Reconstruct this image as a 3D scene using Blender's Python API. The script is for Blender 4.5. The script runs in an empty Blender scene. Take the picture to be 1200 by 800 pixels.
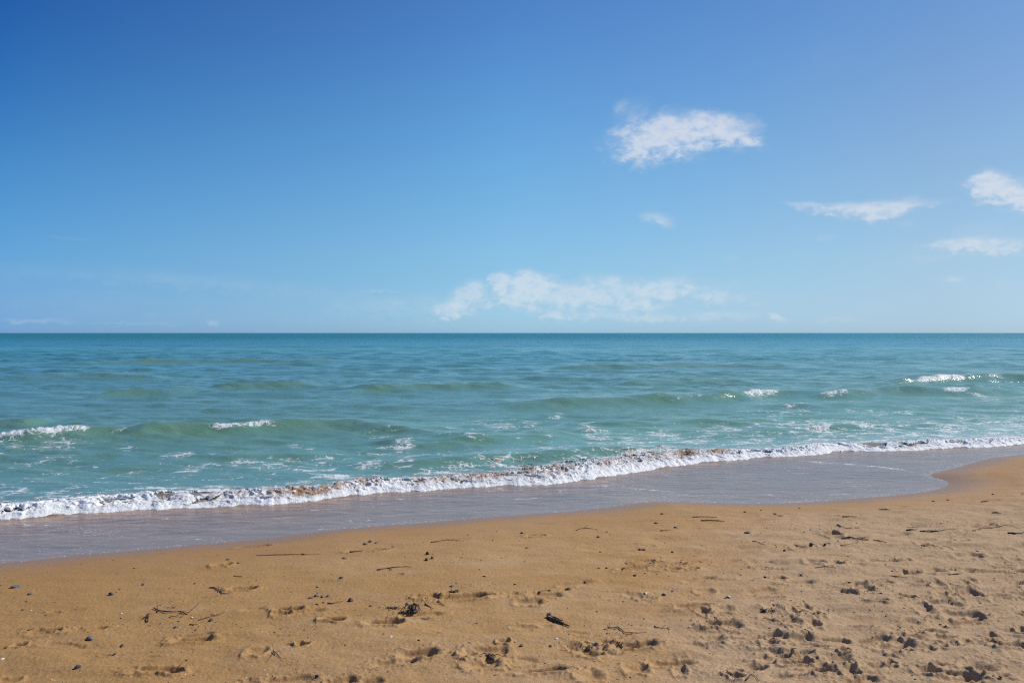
import bpy, math, random
import numpy as np

# ------------------------------------------------------------------ scene, camera, light
scene = bpy.context.scene
COL = scene.collection
F, CX, CY, HZ = 933.33, 600.0, 400.0, 390.0      # photograph: 1200 x 800, 28 mm lens
CAMZ = 2.15
PITCH = math.atan((CY - HZ) / F)

cd = bpy.data.cameras.new('camera')
cd.lens = 28.0; cd.sensor_width = 36.0; cd.clip_start = 0.05; cd.clip_end = 200000.0
cam = bpy.data.objects.new('camera', cd); COL.objects.link(cam)
cam.location = (0, 0, CAMZ); cam.rotation_euler = (math.pi / 2 - PITCH, 0, 0)
scene.camera = cam

SUN_AZ, SUN_EL = math.radians(63), math.radians(42)     # azimuth from +Y towards +X
sd = bpy.data.lights.new('sun', 'SUN'); sd.energy = 3.95; sd.angle = math.radians(0.53); sd.color = (1.0, 0.955, 0.88)
so = bpy.data.objects.new('sun', sd); COL.objects.link(so)
so.rotation_euler = (math.pi / 2 - SUN_EL, 0, -SUN_AZ + math.pi)   # lamp shines from the sun's side
so.location = (60, 30, 60)

scene.view_settings.view_transform = 'Standard'
scene.view_settings.look = 'None'
scene.view_settings.exposure = 0.0
scene.view_settings.gamma = 1.0
scene.view_settings.use_curve_mapping = False

scene.cycles.use_denoising = False
scene.cycles.filter_width = 1.2

# ------------------------------------------------------------------ node helper
class NT:
    def __init__(self, tree):
        self.t = tree; tree.nodes.clear()
    def n(self, typ, **kw):
        nd = self.t.nodes.new(typ)
        for k, v in kw.items():
            setattr(nd, k, v)
        return nd
    def l(self, a, b): self.t.links.new(a, b)
    def put(self, sock, v):
        if hasattr(v, 'is_output') or isinstance(v, bpy.types.NodeSocket): self.l(v, sock)
        else: sock.default_value = v
    def m(self, op, a, b=0.0, c=0.0, clamp=False):
        nd = self.n('ShaderNodeMath', operation=op); nd.use_clamp = clamp
        self.put(nd.inputs[0], a)
        if len(nd.inputs) > 1: self.put(nd.inputs[1], b)
        if len(nd.inputs) > 2: self.put(nd.inputs[2], c)
        return nd.outputs[0]
    def noise(self, vec, scale, detail=4.0, rough=0.55, dist=0.0):
        nd = self.n('ShaderNodeTexNoise'); nd.inputs['Scale'].default_value = scale
        nd.inputs['Detail'].default_value = detail; nd.inputs['Roughness'].default_value = rough
        nd.inputs['Distortion'].default_value = dist
        self.l(vec, nd.inputs['Vector']); return nd.outputs['Fac']
    def rng(self, v, a, b, c=0.0, d=1.0, smooth=True):
        nd = self.n('ShaderNodeMapRange'); nd.interpolation_type = 'SMOOTHSTEP' if smooth else 'LINEAR'
        self.put(nd.inputs[0], v)
        for i, x in enumerate((a, b, c, d)): self.put(nd.inputs[i + 1], x)
        return nd.outputs[0]
    def mix(self, f, a, b):
        nd = self.n('ShaderNodeMix', data_type='RGBA'); self.put(nd.inputs[0], f)
        self.put(nd.inputs[6], a if not isinstance(a, tuple) else (*a[:3], 1)); self.put(nd.inputs[7], b if not isinstance(b, tuple) else (*b[:3], 1))
        return nd.outputs[2]
    def scale(self, vec, s):
        nd = self.n('ShaderNodeVectorMath', operation='MULTIPLY'); self.l(vec, nd.inputs[0]); nd.inputs[1].default_value = s
        return nd.outputs[0]

# ------------------------------------------------------------------ world: sky and far clouds
world = bpy.data.worlds.new('World'); scene.world = world; world.use_nodes = True
w = NT(world.node_tree)
sky = w.n('ShaderNodeTexSky'); sky.sky_type = 'NISHITA'; sky.sun_disc = False
sky.sun_elevation = SUN_EL; sky.sun_rotation = SUN_AZ
sky.altitude = 0; sky.air_density = 1.0; sky.dust_density = 0.3; sky.ozone_density = 3.0
tc = w.n('ShaderNodeTexCoord'); sep = w.n('ShaderNodeSeparateXYZ'); w.l(tc.outputs['Generated'], sep.inputs[0])
AZ = w.m('ARCTAN2', sep.outputs[0], sep.outputs[1]); EL = w.m('ARCSINE', sep.outputs[2])
# clearness of the air: the humid sky is whiter towards the sun and bluer away from it
def grade(stops_):
    r = w.n('ShaderNodeValToRGB'); r.color_ramp.interpolation = 'B_SPLINE'
    while len(r.color_ramp.elements) > 1: r.color_ramp.elements.remove(r.color_ramp.elements[0])
    for i, (e, c) in enumerate(stops_):
        el = r.color_ramp.elements[0] if i == 0 else r.color_ramp.elements.new(e / 26)
        el.position = e / 26; el.color = (c[0] * .5, c[1] * .5, c[2] * .5, 1)
    w.l(w.rng(EL, 0, math.radians(26), 0, 1, False), r.inputs[0]); return r.outputs[0]
G0 = grade([(0, (0.401, 0.868, 2.086)), (2.0, (0.377, 0.744, 1.534)), (4.7, (0.403, 0.865, 1.374)), (9.8, (0.362, 0.865, 1.308)), (14.8, (0.202, 0.684, 1.214)), (19.4, (0.136, 0.545, 1.111)), (25, (0.102, 0.461, 1.058))])
G1 = grade([(0, (0.609, 1.117, 2.035)), (2.4, (0.614, 0.991, 1.493)), (5.5, (0.75276, 1.071, 1.3)), (11.5, (0.745, 1.233, 1.41)), (17.3, (0.651, 1.124, 1.439)), (22.5, (0.541, 0.961, 1.368)), (25.5, (0.483, 0.891, 1.341))])
G2 = grade([(0, (0.522, 0.845, 1.545)), (2.2, (0.595, 0.785, 1.135)), (4.9, (0.752, 0.875, 1.022)), (10.2, (0.867, 0.97, 1.012)), (15.4, (0.807, 0.965, 1.075)), (20, (0.71, 0.95, 1.14)), (25, (0.665, 0.93, 1.16))])
GR = w.mix(w.m('POWER', w.rng(AZ, math.radians(-33), 0, 0, 1, False), .72), G0, G1); GR = w.mix(w.rng(AZ, 0, math.radians(28), 0, 1, False), GR, G2)
tint = w.n('ShaderNodeVectorMath', operation='MULTIPLY'); w.l(sky.outputs[0], tint.inputs[0]); 
high = w.n('ShaderNodeVectorMath', operation='SCALE'); w.l(GR, high.inputs[0]); w.l(w.rng(EL, math.radians(26), math.radians(65), 2.0, 1.15), high.inputs['Scale'])   # overhead sky dimmed on purpose, so hollows get less fill light
w.l(high.outputs[0], tint.inputs[1])
bg = w.n('ShaderNodeBackground'); bg.inputs[1].default_value = 0.085
w.l(tint.outputs[0], bg.inputs[0])
cmb = w.n('ShaderNodeCombineXYZ'); w.l(AZ, cmb.inputs[0]); w.l(w.m('MULTIPLY', EL, 1.7), cmb.inputs[1])
n_big = w.noise(cmb.outputs[0], 22, 8, 0.62, 0.25)
n_mid = w.noise(cmb.outputs[0], 60, 7, 0.62, 0.4)
off = w.n('ShaderNodeVectorMath', operation='ADD'); w.l(cmb.outputs[0], off.inputs[0]); off.inputs[1].default_value = (3.1, 1.7, 0.4)
n_b2 = w.noise(off.outputs[0], 30, 5, 0.6)
AZw = w.m('MULTIPLY_ADD', w.m('SUBTRACT', n_b2, 0.5), 0.030, AZ)
ELw = w.m('MULTIPLY_ADD', w.m('SUBTRACT', n_mid, 0.5), 0.016, EL)

def azel(px, py):
    return math.atan((px - CX) / F), math.atan((HZ - py) / math.hypot(F, px - CX))
#   px, py, rx, ry, tilt (rise per unit to the right), strength, edge softness
CLOUDS = [
    (757, 169, 50, 24, 0.0, 1.00, .95), (782, 160, 46, 24, -.2, .80, .95), (815, 150, 66, 20, -.12, .95, .9), (852, 154, 44, 18, -.25, .85, .9), (800, 168, 50, 14, 0, .6, 1.),
    (868, 163, 24, 7, -.35, .7, 1.), (727, 124, 10, 7, 0, .35, 1.), (740, 135, 22, 16, .3, .35, 1.),
    (772, 258, 24, 9, -.2, .60, .9),
    (938, 240, 28, 4, -.1, .55, .8), (985, 245, 52, 8, -.05, .75, .8), (1035, 247, 52, 12, .1, .75, .8), (1070, 241, 44, 5, .1, .45, 1.),
    (1172, 222, 42, 16, -.15, .95, .7), (1205, 232, 50, 17, -.1, .9, .8), (1150, 213, 16, 8, 0, .6, .8),
    (1115, 286, 44, 8, 0, .65, .8), (1165, 288, 60, 10, 0, .75, .8), (1118, 328, 22, 7, -.2, .6, .9), (1175, 330, 16, 5, -.2, .35, 1.), (968, 279, 16, 5, 0, .3, 1.),
    (1060, 262, 20, 5, 0, .3, 1.), (1085, 303, 30, 6, 0, .3, 1.), (1150, 272, 46, 10, 0, .25, 1.), (855, 303, 12, 5, 0, .25, 1.),
    (623, 334, 26, 18, 0, .95, .5), (600, 345, 28, 16, 0, .75, .6), (586, 330, 14, 12, 0, .85, .45), (550, 345, 24, 15, .2, .75, .55), (528, 362, 22, 11, .2, .7, .6), (556, 358, 34, 12, .3, .45, .7),
    (640, 352, 44, 16, 0, .45, .8), (690, 344, 80, 17, 0, .55, .8), (705, 328, 34, 9, 0, .45, .8), (782, 335, 34, 14, 0, .60, .7), (740, 345, 90, 20, 0, .45, .9), (820, 342, 60, 16, 0, .40, 1.), (880, 350, 70, 14, 0, .28, 1.1), (650, 355, 60, 18, 0, .4, .9), (758, 358, 8, 14, 0, .5, .6), (740, 362, 60, 16, 0, .35, .9),
    (655, 368, 26, 7, 0, .45, .7), (690, 371, 60, 6, 0, .40, .7), (770, 372, 24, 6, 0, .45, .7), (840, 370, 55, 7, 0, .45, .8), (909, 371, 16, 5, -.4, .6, .7), (985, 373, 40, 4, 0, .35, .9),
    (440, 357, 60, 14, 0, .22, 1.), (500, 362, 50, 14, 0, .25, 1.), (720, 352, 190, 34, 0, .22, 1.2), (950, 360, 120, 26, 0, .18, 1.3),
    (40, 376, 48, 3, 0, .35, .9), (248, 378, 8, 4, 0, .4, .8), (150, 379, 60, 2, 0, .2, .9),
    (120, 322, 210, 12, -.02, .13, 1.3), (280, 334, 170, 12, -.05, .17, 1.3), (60, 352, 200, 22, 0, .10, 1.4), (448, 341, 24, 2, 0, .35, .9),
    (965, 70, 40, 24, 0, .05, 1.4), (70, 279, 30, 3, 0, .12, 1.2), (460, 362, 300, 26, 0, .12, 1.5)]
NZ = w.m('ADD', w.m('MULTIPLY', w.m('SUBTRACT', n_big, 0.5), -1.5), w.m('MULTIPLY', w.m('SUBTRACT', n_mid, 0.5), -.75))
mask = None
for px, py, rx, ry, tl, st, soft in CLOUDS:
    a0, e0 = azel(px, py); ra, re = rx / F * math.cos(a0) ** 2, ry / F
    dx = w.m('MULTIPLY', w.m('SUBTRACT', AZw, a0), 1 / ra)
    dy = w.m('MULTIPLY', w.m('SUBTRACT', ELw, w.m('MULTIPLY_ADD', w.m('SUBTRACT', AZ, a0), tl, e0)), 1 / re)
    r = w.m('SQRT', w.m('ADD', w.m('MULTIPLY', dx, dx), w.m('MULTIPLY', dy, dy)))
    r = w.m('ADD', r, NZ)
    v = w.rng(r, 1.30, 1.05 - soft, 0.0, st)
    mask = v if mask is None else w.m('SUBTRACT', w.m('ADD', mask, v), w.m('MULTIPLY', mask, v))
mask = w.m('MULTIPLY', mask, w.rng(n_mid, .25, .62, .68, 1.06), clamp=True)
bgc = w.n('ShaderNodeBackground'); bgc.inputs[1].default_value = 1.0
w.l(w.mix(w.rng(w.m('MULTIPLY', mask, w.rng(n_b2, .3, .7, .6, 1.1)), .15, .75), w.mix(w.rng(EL, 0, .2), (0.50, 0.63, 0.76), (0.52, 0.62, 0.76)), w.mix(w.rng(EL, 0, .2), (0.66, 0.74, 0.82), (0.76, 0.78, 0.83))), bgc.inputs[0])
mx = w.n('ShaderNodeMixShader'); w.l(w.m('MULTIPLY', mask, .72), mx.inputs[0]); w.l(bg.outputs[0], mx.inputs[1]); w.l(bgc.outputs[0], mx.inputs[2])
wo = w.n('ShaderNodeOutputWorld'); w.l(mx.outputs[0], wo.inputs[0])

# ------------------------------------------------------------------ numpy noise
def _hash(ix, iy, seed):
    h = (ix.astype(np.int64) * 374761393 + iy.astype(np.int64) * 668265263 + seed * 974711) & 0xffffffff
    h = ((h ^ (h >> 13)) * 1274126177) & 0xffffffff
    return (h ^ (h >> 16)) & 0xffffffff
_ANG = np.linspace(0, 2 * np.pi, 256, endpoint=False); _GX = np.cos(_ANG); _GY = np.sin(_ANG)
def perlin(x, y, seed=0):
    x = np.asarray(x, float); y = np.asarray(y, float)
    x0 = np.floor(x); y0 = np.floor(y); fx = x - x0; fy = y - y0
    ix = x0.astype(np.int64); iy = y0.astype(np.int64)
    u = fx * fx * fx * (fx * (fx * 6 - 15) + 10); v = fy * fy * fy * (fy * (fy * 6 - 15) + 10)
    def g(a, b):
        h = _hash(ix + a, iy + b, seed) & 255
        return _GX[h] * (fx - a) + _GY[h] * (fy - b)
    n0 = g(0, 0) * (1 - u) + g(1, 0) * u; n1 = g(0, 1) * (1 - u) + g(1, 1) * u
    return (n0 * (1 - v) + n1 * v) * 1.5
def fbm(x, y, octv=4, seed=0, gain=.5):
    s = 0; a = 1; t = 0
    for i in range(octv):
        s = s + a * perlin(x * 2 ** i + 17.3 * i, y * 2 ** i - 9.1 * i, seed + i * 7); t += a; a *= gain
    return s / t
def sst(a, b, x):
    t = np.clip((x - a) / (b - a), 0, 1); return t * t * (3 - 2 * t)

# ------------------------------------------------------------------ photograph pixel -> ground point
_c, _s = math.cos(PITCH), math.sin(PITCH)
def ray(px, py):
    a = (px - CX) / F; b = -(py - CY) / F
    return a, _c + b * _s, b * _c - _s           # x, y, z
def at_z(px, py, z):
    a, b, c = ray(px, py); t = (z - CAMZ) / c
    return a * t, b * t
def catmull(P, k=10):
    P = np.array(P, float); Q = np.vstack([2 * P[0] - P[1], P, 2 * P[-1] - P[-2]]); out = []
    for i in range(1, len(Q) - 2):
        for j in range(k):
            t = j / k
            out.append(.5 * (2 * Q[i] + (Q[i + 1] - Q[i - 1]) * t + (2 * Q[i - 1] - 5 * Q[i] + 4 * Q[i + 1] - Q[i + 2]) * t * t + (3 * Q[i] - 3 * Q[i + 1] + Q[i + 2] - Q[i - 1]) * t ** 3))
    out.append(Q[-2]); return np.array(out)
EDGE_PX = [(0, 660), (100, 650), (200, 641), (300, 632), (400, 620), (500, 612), (600, 604), (690, 597), (760, 588), (820, 589), (880, 590), (950, 588), (1000, 584), (1050, 580), (1090, 575), (1112, 568), (1106, 562), (1090, 556), (1120, 548), (1160, 537), (1200, 532)]
BRK_PX = [(0, 610), (77, 603), (150, 598), (200, 595), (300, 592), (350, 588), (400, 583), (467, 577), (533, 572), (600, 569), (667, 564), (700, 561), (733, 555), (800, 545), (867, 538), (950, 533), (1000, 529), (1100, 526), (1200, 521)]
EDGE = catmull([(-60, -12), (-16, 2.0), (-8.5, 5.4)] + [at_z(*p, .10) for p in EDGE_PX] + [(11.8, 15.3), (17, 17.6), (30, 22.5), (90, 48)], 6)
BRK = catmull([(-60, -6), (-17, 4.6), (-9.5, 7.7)] + [at_z(*p, .02) for p in BRK_PX] + [(12.8, 16.5), (18, 18.9), (31, 24), (92, 50)], 6)

def dist_line(x, y, L):
    """signed distance to the polyline, positive towards the sea, and arc length of the nearest point"""
    x = np.asarray(x, float); y = np.asarray(y, float); shp = x.shape
    x = x.ravel(); y = y.ravel()
    best = np.full(x.shape, 1e18); arc = np.zeros(x.shape); s0 = 0.0
    sign = np.where(y > np.interp(x, L[:, 0], L[:, 1]), 1.0, -1.0)
    for i in range(len(L) - 1):
        ax, ay = L[i]; bx, by = L[i + 1]; ex, ey = bx - ax, by - ay; ll = math.hypot(ex, ey)
        t = np.clip(((x - ax) * ex + (y - ay) * ey) / (ll * ll), 0, 1)
        d = (x - ax - t * ex) ** 2 + (y - ay - t * ey) ** 2
        m = d < best; best[m] = d[m]; arc[m] = s0 + t[m] * ll; s0 += ll
    return (np.sqrt(best) * sign).reshape(shp), arc.reshape(shp)

def dist_grid(X, Y, L, k=4):
    """dist_line on a regular grid, worked out on every k-th point and interpolated"""
    nr, nc = X.shape
    ir = np.unique(np.r_[np.arange(0, nr, k), nr - 1]); ic = np.unique(np.r_[np.arange(0, nc, k), nc - 1])
    D = dist_line(X[np.ix_(ir, ic)], Y[np.ix_(ir, ic)], L)[0]
    yr = Y[ir, 0]; R = np.empty((nr, len(ic)))
    jr = np.clip(np.searchsorted(ir, np.arange(nr), 'right') - 1, 0, len(ir) - 2); t = ((Y[:, 0] - yr[jr]) / (yr[jr + 1] - yr[jr]))[:, None]
    R = D[jr] * (1 - t) + D[jr + 1] * t
    uc_ = X[-1]; ui = uc_[ic]
    jc = np.clip(np.searchsorted(ic, np.arange(nc), 'right') - 1, 0, len(ic) - 2); t = ((uc_ - ui[jc]) / (ui[jc + 1] - ui[jc]))[None, :]
    return R[:, jc] * (1 - t) + R[:, jc + 1] * t

def sheet_level(d, b):
    q = np.clip(d, 0, None) / (np.clip(d, 0, None) + np.clip(-b, 0, None) + 1e-6)
    return .10 - .085 * np.clip(q, 0, 1)

def patches(x, y):           # where the beach is trampled (0 smooth .. 1 churned)
    u = x / np.maximum(y, .5)
    return np.clip(.18 + .95 * sst(.02, .55, u) + .25 * fbm(x * .8, y * .8, 3, 55) + .30 * sst(6.0, 4.2, y), 0, 1)

# ---- footprints and pits read off the photograph: px, py, length px, width px, turn deg, depth m
PRINTS = [
    (284, 690, 34, 5, 2, .014), (450, 730, 46, 8, 3, .018), (390, 726, 30, 6, -6, .018), (338, 715, 36, 6, 0, .014), (490, 766, 48, 11, 2, .016),
    (192, 787, 46, 9, 0, .016), (225, 749, 50, 8, 3, .014), (56, 738, 46, 7, 2, .013), (335, 796, 66, 12, 4, .02), (540, 699, 74, 8, 4, .016),
    (500, 699, 30, 7, 6, .012), (570, 766, 52, 16, -6, .034), (566, 779, 44, 13, 10, .036), (548, 767, 22, 9, 20, .02), (432, 798, 34, 9, 0, .03),
    (400, 797, 40, 10, 10, .022), (352, 754, 18, 6, -20, .018), (300, 764, 26, 10, 0, .024), (22, 757, 18, 5, 0, .014), (297, 640, 40, 4, 4, .008),
    (430, 645, 50, 5, 5, .010), (260, 662, 24, 6, 6, .014), (8, 797, 30, 8, 0, .02), (330, 720, 22, 5, 0, .01), (590, 753, 16, 6, 0, .016),
    (845, 733, 52, 11, -8, .026), (834, 733, 24, 9, 0, .03), (835, 750, 32, 9, 0, .024), (848, 716, 24, 7, 0, .02), (824, 719, 16, 8, 10, .024),
    (690, 765, 26, 13, 20, .036), (729, 756, 26, 14, -30, .040), (672, 757, 30, 8, 40, .022), (708, 752, 26, 9, -25, .02), (640, 733, 20, 4, 0, .006),
    (881, 780, 24, 14, -25, .048), (797, 787, 18, 9, 0, .03), (862, 792, 20, 9, -30, .028), (690, 794, 34, 12, 10, .036), (745, 785, 30, 12, 0, .024),
    (812, 667, 16, 3, -5, .014), (790, 667, 16, 4, -8, .012), (892, 665, 22, 4, -3, .014), (780, 660, 60, 7, 0, .008),
    (905, 665, 60, 4, -3, .010), (826, 692, 24, 6, 0, .010), (757, 700, 26, 6, 0, .010), (640, 697, 40, 7, 0, .010), (620, 706, 34, 8, 0, .010),
    (913, 676, 18, 4, 0, .018), (975, 626, 22, 6, 0, .018), (934, 641, 18, 6, 0, .022), (951, 639, 10, 4, 0, .018), (968, 639, 10, 3, 0, .012),
    (976, 660, 26, 7, 0, .022), (955, 658, 24, 5, -4, .014), (991, 658, 12, 3, 0, .016), (1113, 633, 22, 7, 0, .030), (1130, 632, 14, 4, -15, .022),
    (1084, 640, 20, 6, 0, .024), (1106, 641, 16, 4, 0, .016), (1135, 651, 36, 6, 0, .026), (1060, 656, 18, 5, -8, .024), (1175, 662, 24, 7, -8, .028),
    (1190, 655, 18, 4, 0, .02), (1059, 668, 12, 5, 0, .026), (1096, 669, 22, 8, 0, .026), (1200, 641, 30, 7, 0, .02), (1035, 682, 28, 6, -4, .03),
    (1005, 688, 32, 8, 8, .022), (1016, 691, 26, 7, -8, .022), (993, 694, 14, 8, 30, .03), (1097, 685, 18, 7, 0, .032), (1130, 686, 22, 6, 0, .024),
    (1137, 681, 14, 4, 0, .022), (1107, 696, 26, 9, -14, .034), (1136, 696, 32, 11, 0, .036), (1171, 698, 20, 10, 40, .022), (1195, 697, 24, 8, -8, .03),
    (1063, 700, 18, 5, -6, .024), (1030, 705, 26, 6, -10, .018), (1106, 707, 44, 8, -4, .024), (1128, 720, 50, 10, -8, .034), (1146, 722, 22, 5, -10, .026),
    (1085, 716, 24, 12, 0, .022), (905, 714, 24, 9, 0, .03), (928, 717, 14, 9, 0, .03), (943, 711, 14, 8, 0, .022), (958, 718, 14, 10, 0, .042),
    (952, 731, 18, 10, 0, .042), (908, 730, 14, 12, 20, .03), (925, 729, 26, 12, 0, .028), (935, 750, 44, 10, -3, .034), (978, 751, 44, 8, -3, .030),
    (1008, 735, 15, 11, 40, .03), (1070, 742, 20, 9, -6, .044), (1052, 752, 20, 12, -20, .024), (1104, 748, 26, 9, -18, .032), (1086, 759, 20, 10, -14, .03),
    (1104, 758, 15, 6, -12, .034), (1048, 765, 18, 8, -14, .034), (1066, 764, 12, 6, 0, .024), (1161, 746, 20, 9, 0, .036), (1160, 754, 22, 8, 0, .038),
    (1184, 741, 20, 10, 30, .030), (1131, 753, 14, 9, -30, .03), (1198, 739, 16, 10, 0, .034), (1200, 720, 14, 8, 0, .026), (990, 765, 16, 4, 0, .018),
    (913, 765, 20, 12, 30, .03), (926, 764, 12, 5, 0, .024), (1020, 780, 28, 12, -20, .032), (997, 787, 22, 12, 0, .036), (982, 773, 34, 14, -5, .026),
    (1044, 778, 14, 6, 0, .018), (1087, 788, 30, 9, -10, .044), (1096, 779, 18, 12, -30, .03), (1147, 782, 34, 17, -25, .046), (1120, 792, 56, 10, -10, .03),
    (1175, 792, 26, 8, 0, .024), (960, 789, 16, 7, 0, .024), (1010, 798, 50, 9, 8, .03), (935, 775, 40, 6, 0, .016), (900, 752, 22, 10, 0, .026),
    (760, 640, 20, 4, 0, .006), (628, 627, 26, 3, 0, .010), (905, 605, 24, 3, 0, .010), (1150, 616, 30, 3, 0, .012), (1000, 605, 30, 3, 0, .01)]

def base_sand(x, y, pre=None):
    if pre is None:
        d, _ = dist_line(x, y, EDGE); b, _ = dist_line(x, y, BRK)
    else: d, b = pre
    s = np.clip(-d, 0, None)
    land = .10 + .33 * (1 - np.exp(-s / 2.3))
    sea = sheet_level(d, b) - .008 - .10 * np.clip(b, 0, 8)
    return np.where(d > 0, sea - .10 * np.clip(d, 0, .05), land), s

_rng = random.Random(5)
def ground(px, py, it=8):
    z = .3
    for _ in range(it):
        x, y = at_z(px, py, z); z = float(base_sand(np.array([x]), np.array([y]))[0][0])
    return x, y
PR = []
for px, py, L, Wd, ang, dp in PRINTS:
    x, y = ground(px, py)
    k = y / F; l = L * k; wd = min(max(Wd * k * y / 1.75, .045), .19)
    dirx = math.cos(math.radians(ang)); 
    PR.append((x, y, l * .5, wd * .5, math.radians(ang * 2.2), dp * (2.1 if dp < .02 else 1.0 if dp < .03 else .66), _rng.randrange(999), 1))
for i in range(190):         # the many lesser marks between them
    px = _rng.uniform(-350, 1650); py = 596 + 270 * _rng.random() ** 1.1
    x, y = at_z(px, py, .35)
    dens = float(patches(np.array([x]), np.array([y]))[0])
    if _rng.random() > dens * .9 or py < 596: continue
    d0, _a = dist_line(np.array([x]), np.array([y]), EDGE)
    if -d0[0] < .8: continue
    sz = _rng.uniform(.03, .085)
    PR.append((x, y, sz * _rng.uniform(1.2, 2.6), sz * .8, _rng.uniform(-.5, .5), _rng.uniform(.005, .012) * (0.6 + dens), _rng.randrange(999), 0))
def trail(x0, y0, x1, y1, dp, sd_, wob=.12):     # somebody walked here
    n = int(math.hypot(x1 - x0, y1 - y0) / .64); an = math.atan2(y1 - y0, x1 - x0)
    for k_ in range(n):
        t = k_ / n; sgn = 1 if k_ % 2 else -1; R_ = random.Random(sd_ * 97 + k_)
        x = x0 + (x1 - x0) * t - math.sin(an) * sgn * .10 + R_.uniform(-wob, wob) * .6; y = y0 + (y1 - y0) * t + math.cos(an) * sgn * .10 + R_.uniform(-wob, wob) * .5
        d0, _a = dist_line(np.array([x]), np.array([y]), EDGE)
        if -d0[0] < .9: continue
        PR.append((x, y, R_.uniform(.12, .145), R_.uniform(.042, .052), an + sgn * .12 + R_.uniform(-.12, .12), dp * R_.uniform(.9, 1.7), R_.randrange(999), 1))
trail(-3.2, 4.55, 6.5, 6.9, .011, 1); trail(8.5, 9.3, -.2, 5.5, .013, 2); trail(-2.6, 4.0, 5.5, 4.75, .016, 3); trail(.8, 4.35, 7.5, 5.6, .020, 4)
trail(1.2, 5.2, 8.5, 7.6, .014, 5); trail(1.6, 3.9, 6.2, 4.2, .020, 6); trail(4.2, 8.9, 10, 10.6, .012, 7); trail(7.0, 5.4, 2.2, 6.3, .015, 8); trail(2.4, 4.9, 5.2, 6.8, .017, 9)
for i in range(260):         # marks beyond and beside the frame
    x = _rng.uniform(-9, 16); y = _rng.uniform(.4, 11)
    u = abs(x) / max(y, .01)
    if u < .68 and y > 3.6: continue
    d0, _a = dist_line(np.array([x]), np.array([y]), EDGE)
    if -d0[0] < 1.0: continue
    PR.append((x, y, _rng.uniform(.05, .14), _rng.uniform(.03, .05), _rng.uniform(-.5, .5), _rng.uniform(.01, .022), _rng.randrange(999), 1))

def sand_z(x, y, pre=None):
    z, s = base_sand(x, y, pre)
    m = patches(x, y); up = sst(.25, 1.6, s)
    z = z + up * (.014 * fbm(x * .9 + 3, y * 1.3, 3, 11) + .012 * (.3 + m) * fbm(x * 3.1, y * 4.0, 3, 12))
    z = z + up * (.15 + .85 * m) * (.0055 * fbm(x * 9, y * 11, 3, 13) + .030 * fbm(x * 1.7, y * 3.6, 2, 9) + .016 * np.abs(fbm(x * 3.0, y * 7.0, 2, 8)))
    rough = up * sst(.28, .95, m + .5 * fbm(x * 2.2, y * 2.8, 3, 14))
    cl = fbm(x * 24, y * 28, 3, 15, .6)
    z = z + rough * (.0075 * np.clip(cl - .03, 0, 1) + .0024 * perlin(x * 60, y * 66, 16) ) * sst(-.2, .35, fbm(x * 2.6, y * 3.4, 3, 7))
    z = z + (.25 + .75 * up) * (.0016 * perlin(x * 42, y * 50, 17) + .0011 * perlin(x * 95, y * 110, 18))
    ripple = sst(.2, .8, m + .35)
    for cx, cy, la, wb, an, dp, sd_, kind in PR:
        R = max(la, wb) * 2.0 + .02
        i = np.nonzero((np.abs(x - cx) < R) & (np.abs(y - cy) < R))
        if len(i[0]) == 0: continue
        dx = x[i] - cx; dy = y[i] - cy; ca, sa = math.cos(an), math.sin(an)
        a = (dx * ca + dy * sa) / la; b = (-dx * sa + dy * ca) / wb
        if kind: b = b * (1 + .22 * np.cos(a * 3.6 + .6)) - .12 * np.sin(a * 2.2)      # waisted like a sole
        nz = fbm(dx / wb * .6 + sd_, dy / wb * .6, 3, sd_ % 50, .35) * (.48 if kind else 1.0)
        r = (np.abs(a) ** 2.4 + np.abs(b) ** 2.4) ** (1 / 2.4) + .20 * nz
        shallow = la > .085
        bowl = 1 - sst(.66 if shallow else .30, 1.02, r)
        tilt = (1 + .45 * a) * (.72 + .38 * b)              # toe and outer edge sink deepest
        zz = -dp * bowl * np.clip(tilt, .22, 1.6) + dp * .42 * np.exp(-((r - 1.20) / .22) ** 2) * (.6 + .9 * nz - .25 * b)
        crumb = np.exp(-((r - 1.3) / .5) ** 2) * np.clip(perlin(x[i] * 34, y[i] * 38, 21) - .05, 0, 1) * min(dp, .02) * .45
        fl = bowl * min(dp, .02) * .10 * perlin(x[i] * 30, y[i] * 30, 22) if not shallow else 0
        z[i] += zz + crumb + fl
    return z

def snap(px, py):
    """the point of the finished beach seen at a photograph pixel"""
    z = .3
    for _ in range(7):
        x, y = at_z(px, py, z); z = float(sand_z(np.array([x]), np.array([y]))[0])
    return x, y, z

# ------------------------------------------------------------------ mesh helpers
def mesh_np(name, V, Fc, mat=None, smooth=True):
    me = bpy.data.meshes.new(name)
    V = np.asarray(V, np.float32); Fc = np.asarray(Fc, np.int32); k = Fc.shape[1]
    me.vertices.add(len(V)); me.vertices.foreach_set('co', V.ravel())
    me.loops.add(Fc.size); me.loops.foreach_set('vertex_index', Fc.ravel())
    me.polygons.add(len(Fc)); me.polygons.foreach_set('loop_start', np.arange(0, Fc.size, k, dtype=np.int32))
    me.polygons.foreach_set('loop_total', np.full(len(Fc), k, np.int32))
    me.update(calc_edges=True)
    me.polygons.foreach_set('use_smooth', np.full(len(Fc), smooth, bool))
    if mat: me.materials.append(mat)
    return me
def link(name, me, loc=(0, 0, 0)):
    o = bpy.data.objects.new(name, me); COL.objects.link(o); o.location = loc; return o
def grid_faces(nr, nc, keep=None):
    i = np.arange((nr - 1) * (nc - 1)).reshape(nr - 1, nc - 1); r = i // (nc - 1); c = i % (nc - 1)
    a = r * nc + c; Fc = np.stack([a, a + 1, a + nc + 1, a + nc], -1).reshape(-1, 4)
    if keep is not None: Fc = Fc[keep.ravel()]
    return Fc
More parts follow.
